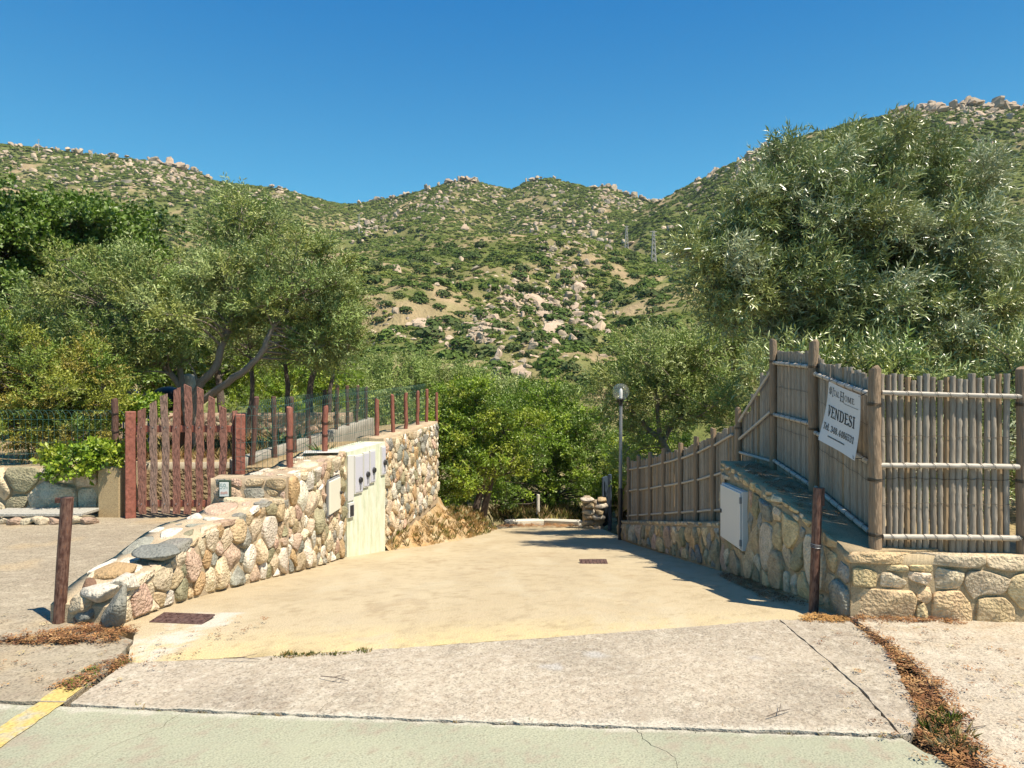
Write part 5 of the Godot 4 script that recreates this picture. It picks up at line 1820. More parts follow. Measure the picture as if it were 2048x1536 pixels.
# ---------------------------------------------------------------- things in the yard behind the gate
func make_yard() -> void:
	rng.seed = 69
	var cw := thing("garden_wall", w(-3.1, 0.5, 10), "low grey concrete wall behind the wire fence", "wall")
	core(cw, [Vector2(-3.3, 8.25), Vector2(-3.22, 8.3), Vector2(-3.05, 10.5), Vector2(-2.80, 14.2)], 1.0, 0.16, func(_u): return 0.1, func(u): return 0.70 + 0.035 * u, lin(0.40, 0.37, 0.31))
	var fw := thing("garden_wall", w(-4.2, 0.2, 9.6), "low plastered wall seen through the gate pickets", "wall")
	core(fw, [Vector2(-7.0, 9.55), Vector2(-3.2, 9.75)], 1.0, 0.2, func(_u): return 0.0, func(_u): return 0.50, lin(0.46, 0.40, 0.30))
	var bw := thing("garden_wall", w(-4.0, 0.5, 13.5), "pinkish stone terrace wall farther back behind the trees", "wall")
	var bl := [Vector2(-8.0, 13.6), Vector2(-3.2, 13.9)]
	core(bw, bl, 1.0, 0.3, func(_u): return 0.4, func(_u): return 1.02, lin(0.46, 0.34, 0.24))
	stones(bw, PackedVector2Array([Vector2(0.5, 0.62), Vector2(4.7, 0.62), Vector2(4.7, 1.0), Vector2(0.5, 1.0)]), face_map(bl, 1.0), 0.24, 0.8, 0.012, 0.05, 0.2, ["pink", "cream", "pink", "tan"], false)
	# chimney of an outdoor oven
	var ch := thing("garden_chimney", w(-5.05, 0.5, 11.0), "terracotta garden chimney with a pale round cap behind the gate", "chimney")
	var mb := MB.new()
	mb.box(Transform3D(Basis(Vector3.UP, 0.3), w(-5.05, 0.98, 11.0)), Vector3(0.34, 0.96, 0.34), 0.02)
	part("stack", mb, M.terracotta, ch)
	mb = MB.new()
	mb.tube([w(-5.08, 1.46, 11.0), w(-5.08, 1.50, 11.0), w(-5.08, 1.66, 11.0), w(-5.08, 1.74, 11.0), w(-5.08, 1.76, 11.0)], [0.13, 0.15, 0.15, 0.10, 0.02], 16)
	part("cap", mb, M.white_stone, ch)
	var bb := thing("kettle_barbecue", w(-5.5, 0.5, 11.2), "black round barbecue standing under the left trees", "barbecue")
	mb = MB.new()
	var pts := []
	var rad := []
	for k in 13:
		var a := PI * k / 12
		pts.append(w(-5.5, 1.36 - 0.20 * cos(a), 11.2)); rad.append(maxf(0.01, 0.27 * sin(a)))
	mb.tube(pts, rad, 18, false)
	part("kettle", mb, M.black_paint, bb)
	for k in 3:
		mb = MB.new()
		var a := TAU * k / 3
		mb.tube([w(-5.5 + cos(a) * 0.15, 1.24, 11.2 + sin(a) * 0.15), w(-5.5 + cos(a) * 0.28, 0.46, 11.2 + sin(a) * 0.28)], [0.014, 0.014], 6)
		part("leg", mb, M.black_paint, bb)
	var tp := thing("blue_canopy", w(-6.1, 1.0, 11.5), "small blue cloth seen among the left bushes", "canopy")
	mb = MB.new()
	for j in 6:
		for i in 6: mb.p(w(-6.32 + 0.09 * i, 1.50 + 0.06 * sin(i * 1.3) - 0.03 * j, 11.3 + 0.1 * j), Vector2(i, j))
	for j in 5:
		for i in 5: mb.t3(j * 6 + i, j * 6 + i + 1, j * 6 + i + 7); mb.t3(j * 6 + i, j * 6 + i + 7, j * 6 + i + 6)
	part("cloth", mb, M.blue_tarp, tp)
	for q in [[-6.3, 11.35], [-5.9, 11.35], [-6.1, 11.75]]:
		mb = MB.new()
		mb.tube([w(q[0], 0.45, q[1]), w(q[0], 1.47, q[1])], [0.012, 0.012], 6)
		part("pole", mb, M.grey_metal, tp)
	# spiky plants
	for q in [[-4.0, 12.0, 0.6, "spiky agave by the terracotta chimney side of the yard"], [-3.35, 11.2, 0.5, "spiky agave beside the low grey concrete wall"], [-2.62, 9.7, 0.38, "small spiky plant between the two wire fences"]]:
		var ag := thing("agave", w(q[0], 0.55, q[1]), q[3], "plant", "spiky plants in the yard")
		mb = MB.new()
		for k in 22:
			var a := k * 2.4
			var up := rr(0.3, 1.3)
			var dir := Vector3(cos(a), up, sin(a)).normalized()
			var sd := dir.cross(Vector3.UP).normalized() * 0.022
			var b := w(q[0], 0.55, q[1])
			var l: float = q[2] * rr(0.8, 1.1)
			mb.face([b - sd * 0.6, b + sd * 0.6, b + dir * l * 0.5 + sd, b + dir * l + Vector3(0, -0.03, 0), b + dir * l * 0.5 - sd])
		for k in mb.c.size(): mb.c[k] = lin(0.13, 0.19, 0.06)
		part("leaves", mb, M.leaf, ag)


# ---------------------------------------------------------------- lamp, bollards, kerbs, plates
func make_street_things() -> void:
	rng.seed = 70
	var b := w(1.835, drive_y(11.85), 11.85)
	var o := thing("street_lamp", b, "tall globe lamp on a thin post by the low fence end", "lamp")
	var mb := MB.new()
	mb.tube([b - Vector3(0, 0.05, 0), b + Vector3(0, 0.86, 0), b + Vector3(0, 0.88, 0)], [0.040, 0.040, 0.034], 14)
	part("base_sleeve", mb, M.black_paint, o)
	mb = MB.new()
	mb.tube([b + Vector3(0, 0.86, 0), b + Vector3(0.008, 2.36, 0)], [0.029, 0.028], 14)
	part("post", mb, M.grey_metal, o)
	mb = MB.new()
	var g := b + Vector3(0.008, 2.51, 0)
	mb.tube([b + Vector3(0, 2.27, 0), b + Vector3(0, 2.355, 0), b + Vector3(0, 2.36, 0), b + Vector3(0, 2.40, 0)], [0.034, 0.034, 0.062, 0.058], 16)
	mb.tube([g + Vector3(-0.09, -0.165, 0), g + Vector3(0.09, -0.165, 0)], [0.006, 0.006], 6)
	part("neck", mb, M.black_paint, o)
	mb = MB.new()
	mb.tube([g + Vector3(0, -0.11, 0), g + Vector3(0, -0.03, 0), g + Vector3(0, 0.03, 0), g + Vector3(0, 0.055, 0)], [0.026, 0.030, 0.028, 0.012], 12)
	part("bulb", mb, M.white_lamp, o)
	var sp := SphereMesh.new()
	sp.radius = 0.145
	sp.height = 0.29
	sp.radial_segments = 32
	sp.rings = 18
	put("globe", sp, M.globe_glass, o, g - b)
	# rusty bollards
	b = w(-3.02, 0.0, 4.66)
	o = thing("rusty_bollard", b, "leaning brown steel pipe bollard at the near end of the left wall", "bollard")
	mb = MB.new()
	var head := b + Vector3(0.06, 0.845, 0.0)
	mb.tube([b - Vector3(0, 0.08, 0), b.lerp(head, 0.5), head, head, head - Vector3(0, 0.03, 0)], [0.038, 0.038, 0.038, 0.032, 0.030], 18)
	part("pipe", mb, M.rusty_steel, o)
	mb = MB.new()
	mb.box(Transform3D(Basis(), head + Vector3(-0.055, -0.02, 0.0)), Vector3(0.05, 0.035, 0.02), 0.003)
	part("bracket", mb, M.rusty_steel, o)
	b = w(2.165, drive_y(5.03), 5.03)
	o = thing("rusty_bollard", b, "dark rusty steel pipe standing against the shaded right wall", "bollard")
	mb = MB.new()
	head = b + Vector3(0.035, 0.89, 0)
	mb.tube([b - Vector3(0, 0.06, 0), b.lerp(head, 0.5), head, head, head - Vector3(0, 0.03, 0)], [0.033, 0.033, 0.033, 0.028, 0.026], 18)
	part("pipe", mb, M.rusty_steel, o)
	mb = MB.new()
	mb.tube([head + Vector3(0.036, 0.0, -0.01), head + Vector3(0.034, -0.13, -0.01)], [0.016, 0.016], 8)
	part("hinge", mb, M.rusty_steel, o)
	mb = MB.new()
	wire_ring(mb, b.lerp(head, 0.52), Vector3(0.05, 1, 0.1).normalized(), 0.037, 0.003, 3)
	part("wire_wrap", mb, M.grey_metal, o)
	# white post and kerbs at the end of the drive
	b = w(0.63, drive_y(16.8) - 0.0, 16.9)
	o = thing("white_post", b, "short white post behind the white kerbs at the end of the drive", "post")
	mb = MB.new()
	mb.tube([b - Vector3(0, 0.1, 0), b + Vector3(0, 0.68, 0), b + Vector3(0, 0.70, 0)], [0.042, 0.040, 0.030], 14)
	part("shaft", mb, M.white_stone, o)
	for q in [[-0.16, 16.35, 0.75, 16.75, "white painted kerb at the drive end, left of the white post"], [0.78, 16.75, 1.60, 16.15, "white painted kerb between the white post and the stone pillar"]]:
		var a := w(q[0], drive_y(q[1]) + 0.05, q[1])
		var e := w(q[2], drive_y(q[3]) + 0.05, q[3])
		mb = MB.new()
		var dir := (e - a).normalized()
		mb.box(Transform3D(Basis(dir, Vector3.UP, dir.cross(Vector3.UP)).orthonormalized(), (a + e) * 0.5), Vector3(a.distance_to(e), 0.17, 0.16), 0.03)
		for k in mb.v.size(): mb.v[k] -= (a + e) * 0.5
		tag(put("kerb", mb.mesh(), M.white_stone, null, (a + e) * 0.5), q[4], "kerb", "white kerbs at the end of the drive")
	# stone pillar
	b = w(1.80, drive_y(15.4), 15.4)
	o = thing("stone_pillar", b, "squat broken stone pillar beside the blue-grey gate leaf", "pillar")
	var y := b.y - 0.05
	for k in 6:
		for j in 2:
			var s := put("stone", rock_round(700 + k * 2 + j, 0.45), stone_tint(tone(["cream", "pink", "tan", "white"]), "pillar%d" % ((k + j) % 4)), o, w(1.68 + 0.25 * j + rr(-0.03, 0.03), y + 0.065, 15.4 + rr(-0.04, 0.04)) - b)
			s.basis = Basis.from_euler(Vector3(rr(-0.06, 0.06), rr(-0.2, 0.2), rr(-0.08, 0.08))).scaled_local(Vector3(0.14 if (k + j) % 2 else 0.12, 0.068, 0.15))
		y += 0.118
	mb = MB.new()
	mb.box(Transform3D(Basis(), w(1.66, b.y + 0.30, 15.46)), Vector3(0.2, 0.80, 0.22), 0.04)
	mb.box(Transform3D(Basis(), w(1.90, b.y + 0.26, 15.46)), Vector3(0.2, 0.70, 0.22), 0.04)
	for k in mb.c.size(): mb.c[k] = lin(0.42, 0.34, 0.24)
	part("mortar_core", mb, M.mortar, o)
	b = w(2.07, drive_y(15.0) - 0.1, 15.6)
	o = thing("side_gate", b, "narrow blue-grey metal gate leaf beyond the stone pillar", "gate")
	mb = MB.new()
	mb.box(Transform3D(Basis(Vector3.UP, 1.1), b + Vector3(0, 0.60, 0)), Vector3(0.30, 1.1, 0.035), 0.004)
	part("leaf", mb, M.blue_grey_paint, o)
	mb = MB.new()
	mb.box(Transform3D(Basis(Vector3.UP, 1.1), b + Vector3(0.09, 0.60, 0.14)), Vector3(0.07, 1.24, 0.07), 0.006)
	part("gate_post", mb, M.blue_grey_paint, o)
	# steel covers in the drive
	var ty := drive_y(4.82)
	mb = MB.new()
	mb.box(Transform3D(Basis(), Vector3.ZERO), Vector3(0.38, 0.012, 0.17), 0.003)
	o = thing("drain_cover", w(-2.26, ty + 0.012, 4.80), "rusty brown steel cover by the near end of the left wall", "cover", "steel covers in the drive")
	var pl := put("plate", mb.mesh(), M.rust_plate, o)
	pl.rotation = Vector3(0.06, -0.12, 0)
	mb = MB.new()
	for k in 8:
		for j in 3: mb.box(Transform3D(Basis(Vector3.UP, 0.7 if (k + j) % 2 else -0.7), Vector3(-0.17 + 0.048 * k, 0.007, -0.06 + 0.06 * j)), Vector3(0.034, 0.006, 0.008), 0.002)
	var tr := put("tread", mb.mesh(), M.rust_plate, pl)
	tr.set_meta("kind", "stuff")
	o = thing("drain_cover", w(0.95, drive_y(8.15) + 0.012, 8.15), "small dark drain grate in the middle of the drive", "cover", "steel covers in the drive")
	mb = MB.new()
	mb.box(Transform3D(Basis(), Vector3.ZERO), Vector3(0.32, 0.014, 0.16), 0.003)
	pl = put("plate", mb.mesh(), M.rust_plate, o)
	pl.rotation = Vector3(0.149, 0, 0)
	for k in 7:
		mb = MB.new()
		mb.box(Transform3D(Basis(), Vector3(-0.13 + 0.043 * k, 0.009, 0)), Vector3(0.014, 0.008, 0.13), 0.002)
		put("bar", mb.mesh(), M.rust_plate, pl)


# ---------------------------------------------------------------- trees and bushes
func make_trees() -> void:
	var olive := spray(801, 15, 0.070, 0.016, 0.20)
	var willow := spray(802, 15, 0.115, 0.019, 0.26, 0.8)
	var lentisk := spray(803, 16, 0.050, 0.022, 0.16, 1.0, 0.5)
	var broad := spray(804, 10, 0.085, 0.055, 0.16, 1.1, 0.55)
	var myrtle := spray(805, 18, 0.042, 0.013, 0.14, 1.0)
	var oc := [lin(0.230, 0.305, 0.080), lin(0.185, 0.255, 0.068), lin(0.310, 0.370, 0.130), lin(0.270, 0.300, 0.072)]
	var wc := [lin(0.275, 0.325, 0.125), lin(0.390, 0.430, 0.245), lin(0.215, 0.270, 0.090), lin(0.310, 0.340, 0.115)]
	var gc := [lin(0.196, 0.299, 0.024), lin(0.266, 0.364, 0.031), lin(0.147, 0.234, 0.024), lin(0.322, 0.377, 0.039)]
	var pc := [lin(0.282, 0.354, 0.088), lin(0.235, 0.318, 0.072), lin(0.311, 0.362, 0.112)]
	var dc := [lin(0.125, 0.195, 0.032), lin(0.150, 0.225, 0.038), lin(0.095, 0.150, 0.030)]
	var yc := [lin(0.259, 0.281, 0.036), lin(0.207, 0.263, 0.036), lin(0.301, 0.254, 0.042), lin(0.147, 0.225, 0.033)]
	# olive behind the gate: several leaning stems
	var b := w(-4.75, 0.5, 10.6)
	tree("olive_tree", "many-stemmed olive tree leaning over the picket gate", "tree", "", b,
		[[[b, at(392, 790, 10.5), at(430, 735, 10.4), at(448, 680, 10.4), at(470, 610, 10.5), at(480, 500, 10.7)], [0.075, 0.062, 0.056, 0.048, 0.036, 0.018]],
		[[at(405, 800, 10.5), at(455, 765, 10.3), at(515, 715, 10.2), at(545, 655, 10.2), at(580, 580, 10.4)], [0.06, 0.052, 0.046, 0.036, 0.018]],
		[[b + Vector3(-0.1, 0, 0), at(362, 760, 10.6), at(352, 690, 10.7), at(330, 610, 10.8), at(300, 540, 10.8)], [0.05, 0.042, 0.038, 0.032, 0.015]],
		[[at(365, 780, 10.6), at(320, 720, 10.5), at(270, 660, 10.3), at(215, 610, 10.3)], [0.05, 0.045, 0.04, 0.02]]],
		[lobe(500, 450, 10.6, 80, 55, 0.7, 26, 34, 0.19), lobe(450, 560, 10.4, 90, 60, 0.8, 26, 36, 0.19), lobe(600, 550, 10.4, 95, 80, 0.8, 30, 36, 0.19), lobe(650, 620, 10.6, 60, 90, 0.7, 20, 32, 0.2), lobe(295, 565, 10.5, 85, 62, 0.8, 26, 36, 0.19), lobe(180, 580, 10.3, 85, 75, 0.8, 28, 36, 0.19), lobe(360, 620, 10.1, 130, 60, 0.8, 30, 32, 0.2), lobe(240, 680, 10.2, 100, 60, 0.7, 22, 32, 0.2), lobe(560, 640, 10.3, 80, 55, 0.7, 16, 30, 0.2), lobe(150, 690, 10.2, 90, 55, 0.6, 24, 34, 0.2), lobe(290, 720, 10.4, 80, 40, 0.6, 18, 32, 0.18), lobe(640, 690, 10.8, 65, 60, 0.6, 24, 32, 0.2), lobe(690, 620, 11, 40, 70, 0.5, 16, 32, 0.18), lobe(500, 650, 10.9, 70, 45, 0.6, 14, 30, 0.18), lobe(90, 640, 10.3, 60, 60, 0.6, 16, 34, 0.2)],
		olive, M.leaf, M.bark, oc, 1.0, 1001, Vector3.ZERO, 0.5)
	# more trees behind it
	b = w(-4.0, 0.4, 14.0)
	tree("olive_tree", "slim dark-stemmed olive behind the wire fences", "tree", "", b,
		[[[b, at(620, 780, 14), at(640, 700, 14), at(632, 620, 14)], [0.07, 0.06, 0.05, 0.025]], [[w(-4.6, 0.4, 14.2), at(575, 770, 14.2), at(560, 690, 14.2)], [0.06, 0.05, 0.025]], [[w(-3.7, 0.4, 14.1), at(660, 780, 14.1), at(678, 700, 14.2)], [0.05, 0.045, 0.02]], [[w(-5.2, 0.4, 13.6), at(505, 780, 13.6), at(498, 690, 13.7)], [0.05, 0.045, 0.02]]],
		[lobe(620, 660, 14, 95, 70, 1.0, 34, 30, 0.24), lobe(520, 690, 14, 70, 50, 0.9, 20, 28, 0.24), lobe(670, 700, 14.4, 45, 45, 0.7, 12, 28, 0.2), lobe(450, 660, 14.2, 80, 60, 0.9, 18, 28, 0.24)],
		olive, M.leaf, M.dark_bark, oc, 1.1, 1002)
	b = w(-7.6, 0.0, 18.5)
	tree("laurel_tree", "dark shaded laurel behind the olive and the gate", "tree", "", b,
		[[[b, at(440, 780, 18.5), at(430, 700, 18.5)], [0.12, 0.09, 0.04]], [[b + Vector3(-1.6, 0, 0), at(310, 780, 18.5), at(300, 690, 18.5)], [0.11, 0.08, 0.03]]],
		[lobe(250, 690, 18.5, 90, 70, 1.2, 30, 24, 0.34), lobe(360, 700, 18.7, 90, 60, 1.2, 30, 24, 0.34), lobe(180, 760, 17.5, 90, 60, 1.2, 24, 24, 0.34), lobe(300, 770, 18, 70, 40, 1.0, 16, 24, 0.3), lobe(450, 690, 19, 70, 50, 1.2, 20, 24, 0.34)],
		broad, M.glossy_leaf, M.dark_bark, dc, 1.35, 1015)
	b = w(-6.0, 0.0, 19.5)
	tree("lentisk_bush", "bright green bush growing behind the slim dark-stemmed olive", "bush", "", b, [],
		[lobe(520, 745, 19.5, 60, 34, 1.0, 20, 26, 0.26), lobe(600, 760, 19, 60, 34, 1.0, 20, 26, 0.26), lobe(675, 765, 19, 50, 34, 1.0, 18, 26, 0.26), lobe(440, 775, 20, 60, 24, 1.0, 14, 26, 0.26), lobe(570, 800, 18.5, 120, 24, 0.8, 20, 26, 0.24)],
		lentisk, M.glossy_leaf, M.dark_bark, gc, 1.5, 1016)
	b = w(-9.2, 0.4, 13.5)
	tree("fig_tree", "dark broad-leaved tree at the left edge behind the olive", "tree", "", b,
		[[[b, at(90, 700, 13.5), at(110, 560, 13.5), at(150, 450, 13.5)], [0.12, 0.10, 0.08, 0.03]], [[at(88, 720, 13.5), at(40, 600, 13.3), at(10, 500, 13.3)], [0.09, 0.07, 0.03]], [[at(100, 620, 13.5), at(190, 540, 13.6), at(260, 470, 13.8)], [0.08, 0.05, 0.02]]],
		[lobe(90, 465, 13.4, 115, 65, 1.2, 40, 24, 0.32), lobe(20, 520, 13.0, 100, 110, 1.2, 40, 24, 0.32), lobe(180, 500, 13.6, 100, 80, 1.2, 30, 24, 0.32), lobe(280, 480, 14.2, 70, 60, 1.0, 20, 24, 0.3), lobe(60, 640, 13.0, 130, 90, 1.2, 34, 24, 0.32), lobe(-80, 560, 13, 120, 180, 1.5, 34, 24, 0.34)],
		broad, M.glossy_leaf, M.dark_bark, dc, 1.15, 1003)
	b = w(-5.9, 0.6, 8.9)
	tree("myrtle_bush", "yellow-green bush with reddish tips hanging over the boulder wall", "bush", "", b,
		[[[b, at(120, 820, 8.9), at(100, 740, 8.9)], [0.05, 0.04, 0.02]], [[b + Vector3(0.2, 0, 0), at(190, 820, 8.8), at(210, 770, 8.8)], [0.04, 0.03, 0.015]]],
		[lobe(90, 760, 8.8, 110, 70, 0.6, 34, 34, 0.16), lobe(20, 720, 8.9, 80, 80, 0.6, 26, 34, 0.16), lobe(150, 810, 8.7, 90, 60, 0.5, 28, 34, 0.16), lobe(50, 850, 8.6, 110, 55, 0.5, 26, 34, 0.16), lobe(-60, 800, 8.7, 90, 120, 0.6, 26, 34, 0.16), lobe(175, 745, 9.1, 70, 55, 0.5, 18, 34, 0.15), lobe(165, 880, 8.5, 60, 35, 0.35, 12, 30, 0.14)],
		myrtle, M.leaf, M.dark_bark, yc, 1.1, 1004)
	b = w(-5.2, 0.66, 8.05)
	tree("creeping_fig", "bright broad-leaved creeper spilling over the boulder wall by the gate", "plant", "", b, [],
		[lobe(150, 925, 7.82, 50, 22, 0.12, 14, 12, 0.09), lobe(205, 912, 7.85, 34, 24, 0.12, 9, 12, 0.08), lobe(120, 940, 7.80, 22, 14, 0.1, 5, 10, 0.07)],
		broad, M.glossy_leaf, M.dark_bark, gc, 0.7, 1005)
	b = w(-5.1, 0.5, 9.4)
	tree("laurel_bush", "bright green bush just behind the left gate post", "bush", "", b, [],
		[lobe(290, 815, 9.3, 34, 26, 0.3, 10, 16, 0.1), lobe(250, 850, 9.4, 40, 50, 0.3, 12, 16, 0.12)],
		broad, M.glossy_leaf, M.dark_bark, gc, 0.7, 1006)
	# bushes round the end of the drive
	b = w(-0.9, -1.4, 15.2)
	tree("lentisk_bush", "large glossy green bush at the end of the left wall", "bush", "", b,
		[[[b, at(965, 960, 15.2), at(940, 890, 15.2)], [0.09, 0.07, 0.03]], [[b + Vector3(0.25, 0, 0), at(985, 950, 15.2), at(1010, 880, 15.3)], [0.08, 0.06, 0.03]]],
		[lobe(930, 800, 14.8, 65, 48, 0.8, 30, 30, 0.22), lobe(900, 870, 14.4, 55, 50, 0.7, 26, 30, 0.22), lobe(990, 850, 15, 80, 60, 0.9, 34, 30, 0.22), lobe(920, 945, 14.4, 50, 45, 0.6, 20, 30, 0.2), lobe(1010, 930, 15.2, 60, 45, 0.8, 20, 30, 0.2), lobe(1060, 870, 15.6, 50, 55, 0.8, 20, 30, 0.22)],
		lentisk, M.glossy_leaf, M.dark_bark, gc, 1.25, 1007)
	b = w(1.1, -2.0, 18.5)
	tree("carob_tree", "dense dark green tree behind the white post", "tree", "", b,
		[[[b, at(1105, 980, 18.5), at(1120, 900, 18.5)], [0.12, 0.09, 0.04]]],
		[lobe(1120, 830, 18.5, 75, 55, 1.2, 34, 28, 0.28), lobe(1060, 820, 19, 60, 50, 1.0, 24, 28, 0.26), lobe(1175, 890, 18.2, 60, 60, 1.0, 26, 28, 0.26), lobe(1110, 930, 18.2, 80, 50, 1.0, 26, 28, 0.26), lobe(1190, 980, 17.6, 50, 50, 0.8, 16, 28, 0.24), lobe(1050, 985, 18, 60, 30, 0.8, 12, 28, 0.22), lobe(1090, 1000, 19.5, 130, 34, 1.0, 30, 28, 0.26), lobe(960, 985, 17.5, 80, 34, 0.8, 18, 28, 0.24)],
		lentisk, M.glossy_leaf, M.dark_bark, [gc[0], gc[2], dc[1], gc[1]], 1.5, 1008)
	b = w(-3.9, -1.5, 23)
	tree("broom_bush", "pale green feathery bush above the far wire fence", "bush", "", b, [[[b, at(790, 860, 23), at(780, 790, 23)], [0.08, 0.06, 0.03]]],
		[lobe(770, 765, 23, 75, 52, 1.3, 36, 28, 0.34), lobe(850, 770, 24, 60, 45, 1.2, 26, 28, 0.32), lobe(720, 790, 22, 50, 50, 1.0, 20, 28, 0.3), lobe(800, 830, 22, 110, 45, 1.0, 28, 28, 0.32)],
		olive, M.leaf, M.dark_bark, pc, 1.7, 1009)
	b = w(-1.0, -2.0, 25)
	tree("broom_bush", "pale green bush between the glossy bush and the dry hillside", "bush", "", b, [[[b, at(960, 860, 25), at(950, 790, 25)], [0.08, 0.06, 0.03]]],
		[lobe(935, 770, 25, 75, 34, 1.3, 28, 28, 0.34), lobe(1010, 800, 24, 60, 35, 1.2, 22, 28, 0.32), lobe(900, 800, 25, 60, 40, 1.2, 16, 28, 0.32), lobe(1080, 815, 26, 60, 30, 1.2, 16, 28, 0.3)],
		olive, M.leaf, M.dark_bark, pc, 1.8, 1010)
	b = w(3.6, -0.8, 13.0)
	tree("olive_tree", "olive tree behind the sloping bamboo fence and the lamp", "tree", "", b,
		[[[b, at(1345, 920, 13), at(1322, 880, 13), at(1290, 850, 13.1), at(1265, 800, 13.2)], [0.075, 0.065, 0.055, 0.045, 0.02]], [[at(1325, 885, 13), at(1360, 820, 13.2), at(1390, 750, 13.3)], [0.055, 0.045, 0.02]], [[at(1318, 875, 13), at(1315, 800, 13), at(1310, 720, 13)], [0.05, 0.04, 0.02]]],
		[lobe(1300, 715, 13, 95, 58, 1.0, 32, 32, 0.24), lobe(1400, 730, 13.2, 95, 65, 1.0, 34, 32, 0.24), lobe(1240, 790, 13, 60, 65, 0.8, 22, 32, 0.22), lobe(1350, 810, 12.8, 110, 60, 0.9, 32, 32, 0.22), lobe(1450, 800, 12.6, 70, 70, 0.9, 24, 32, 0.22), lobe(1275, 900, 13.2, 40, 60, 0.6, 12, 30, 0.2), lobe(1490, 720, 13, 50, 50, 0.8, 14, 32, 0.22), lobe(1540, 680, 13.5, 80, 40, 0.9, 24, 32, 0.24), lobe(1440, 670, 13.6, 60, 30, 0.8, 14, 32, 0.22)],
		olive, M.leaf, M.bark, pc + oc, 1.15, 1011)
	b = w(2.9, -0.7, 16)
	tree("lentisk_bush", "green bush in the shade beside the lamp post", "bush", "", b, [],
		[lobe(1270, 940, 16, 45, 70, 0.8, 22, 26, 0.24), lobe(1220, 960, 17, 40, 60, 0.8, 16, 26, 0.24), lobe(1330, 900, 15.5, 60, 60, 0.8, 18, 26, 0.24)],
		lentisk, M.glossy_leaf, M.dark_bark, gc, 1.4, 1012)
	# the big silvery tree on the right
	b = w(5.35, 0.3, 9.8)
	tree("silver_wattle", "big silvery narrow-leaved tree above the bamboo fence", "tree", "", b,
		[[[b, at(1770, 720, 9.8), at(1790, 640, 9.8), at(1760, 530, 9.8), at(1735, 430, 9.9), at(1720, 370, 10)], [0.14, 0.12, 0.09, 0.06, 0.04, 0.02]], [[at(1785, 670, 9.8), at(1850, 540, 9.9), at(1880, 420, 10)], [0.08, 0.06, 0.025]], [[at(1775, 730, 9.8), at(1620, 640, 9.7), at(1520, 560, 9.7), at(1460, 470, 9.8)], [0.07, 0.055, 0.04, 0.02]], [[at(1785, 640, 9.8), at(1660, 480, 9.8), at(1620, 360, 9.9)], [0.06, 0.045, 0.02]], [[at(1780, 740, 9.8), at(1930, 640, 9.6), at(2040, 560, 9.6)], [0.07, 0.05, 0.02]]],
		[lobe(1620, 345, 9.9, 85, 62, 0.8, 21, 44, 0.175), lobe(1750, 335, 10, 115, 66, 0.9, 29, 44, 0.175), lobe(1885, 385, 10, 85, 80, 0.9, 29, 44, 0.175), lobe(1520, 430, 9.8, 100, 70, 0.8, 27, 44, 0.175), lobe(1680, 450, 9.6, 120, 90, 1.0, 44, 40, 0.22), lobe(1830, 500, 9.6, 120, 90, 1.0, 44, 40, 0.22), lobe(1440, 520, 9.7, 80, 75, 0.7, 21, 44, 0.175), lobe(1560, 570, 9.5, 120, 65, 0.8, 26, 40, 0.175), lobe(1720, 610, 9.3, 130, 70, 0.9, 27, 40, 0.175), lobe(1890, 620, 9.3, 130, 80, 0.9, 31, 44, 0.175), lobe(1960, 510, 9.6, 60, 80, 0.8, 14, 44, 0.175), lobe(2040, 590, 9.5, 80, 90, 0.9, 19, 44, 0.175), lobe(1480, 610, 9.6, 90, 45, 0.6, 14, 28, 0.2), lobe(1600, 670, 9.6, 110, 40, 0.6, 20, 34, 0.18), lobe(1760, 695, 9.2, 120, 40, 0.6, 24, 34, 0.18), lobe(1920, 705, 9.0, 120, 45, 0.6, 24, 34, 0.18)],
		willow, M.silver_leaf, M.dark_bark, wc, 0.9, 1013, Vector3(0.3, 0.0, 0.1), 0.25)
	b = w(4.6, 0.3, 7.2)
	tree("oleander_bush", "narrow-leaved bush showing through and over the front bamboo fence", "bush", "", b,
		[[[b, w(4.5, 1.0, 7.2), w(4.2, 1.6, 7.1)], [0.05, 0.04, 0.02]], [[b, w(5.0, 1.0, 7.1), w(5.3, 1.6, 7.0)], [0.05, 0.04, 0.02]]],
		[[w(4.0, 1.5, 7.3), Vector3(0.9, 0.42, 0.6), 38, 28, 0.2], [w(5.2, 1.4, 7.0), Vector3(0.9, 0.6, 0.6), 36, 28, 0.2], [w(4.2, 0.8, 6.6), Vector3(0.9, 0.4, 0.5), 24, 26, 0.2], [w(3.2, 1.55, 8.0), Vector3(0.5, 0.4, 0.6), 18, 26, 0.2]],
		willow, M.silver_leaf, M.dark_bark, wc + oc, 0.85, 1014, Vector3(0.3, 0, 0), 0.35)


# ---------------------------------------------------------------- litter, grass and twigs
func needle_mesh(seed_at: int) -> ArrayMesh:   # a pinch of dry leaves and needles
	rng.seed = seed_at
	var mb := MB.new()
	for k in 7:
		var a := rr(0, TAU)
		var c := Vector3(rr(-0.025, 0.025), rr(0.002, 0.014), rr(-0.025, 0.025))
		var l := rr(0.015, 0.045)
		var d := Vector3(cos(a), rr(-0.3, 0.3), sin(a)) * l
		var s := Vector3(-sin(a), rr(-0.3, 0.5), cos(a)) * rr(0.0015, 0.006)
		var f := rr(0.6, 1.3)
		mb.col = Color(f, f, f)
		mb.face([c - d * 0.5, c + s, c + d * 0.5, c - s])
	return mb.mesh()


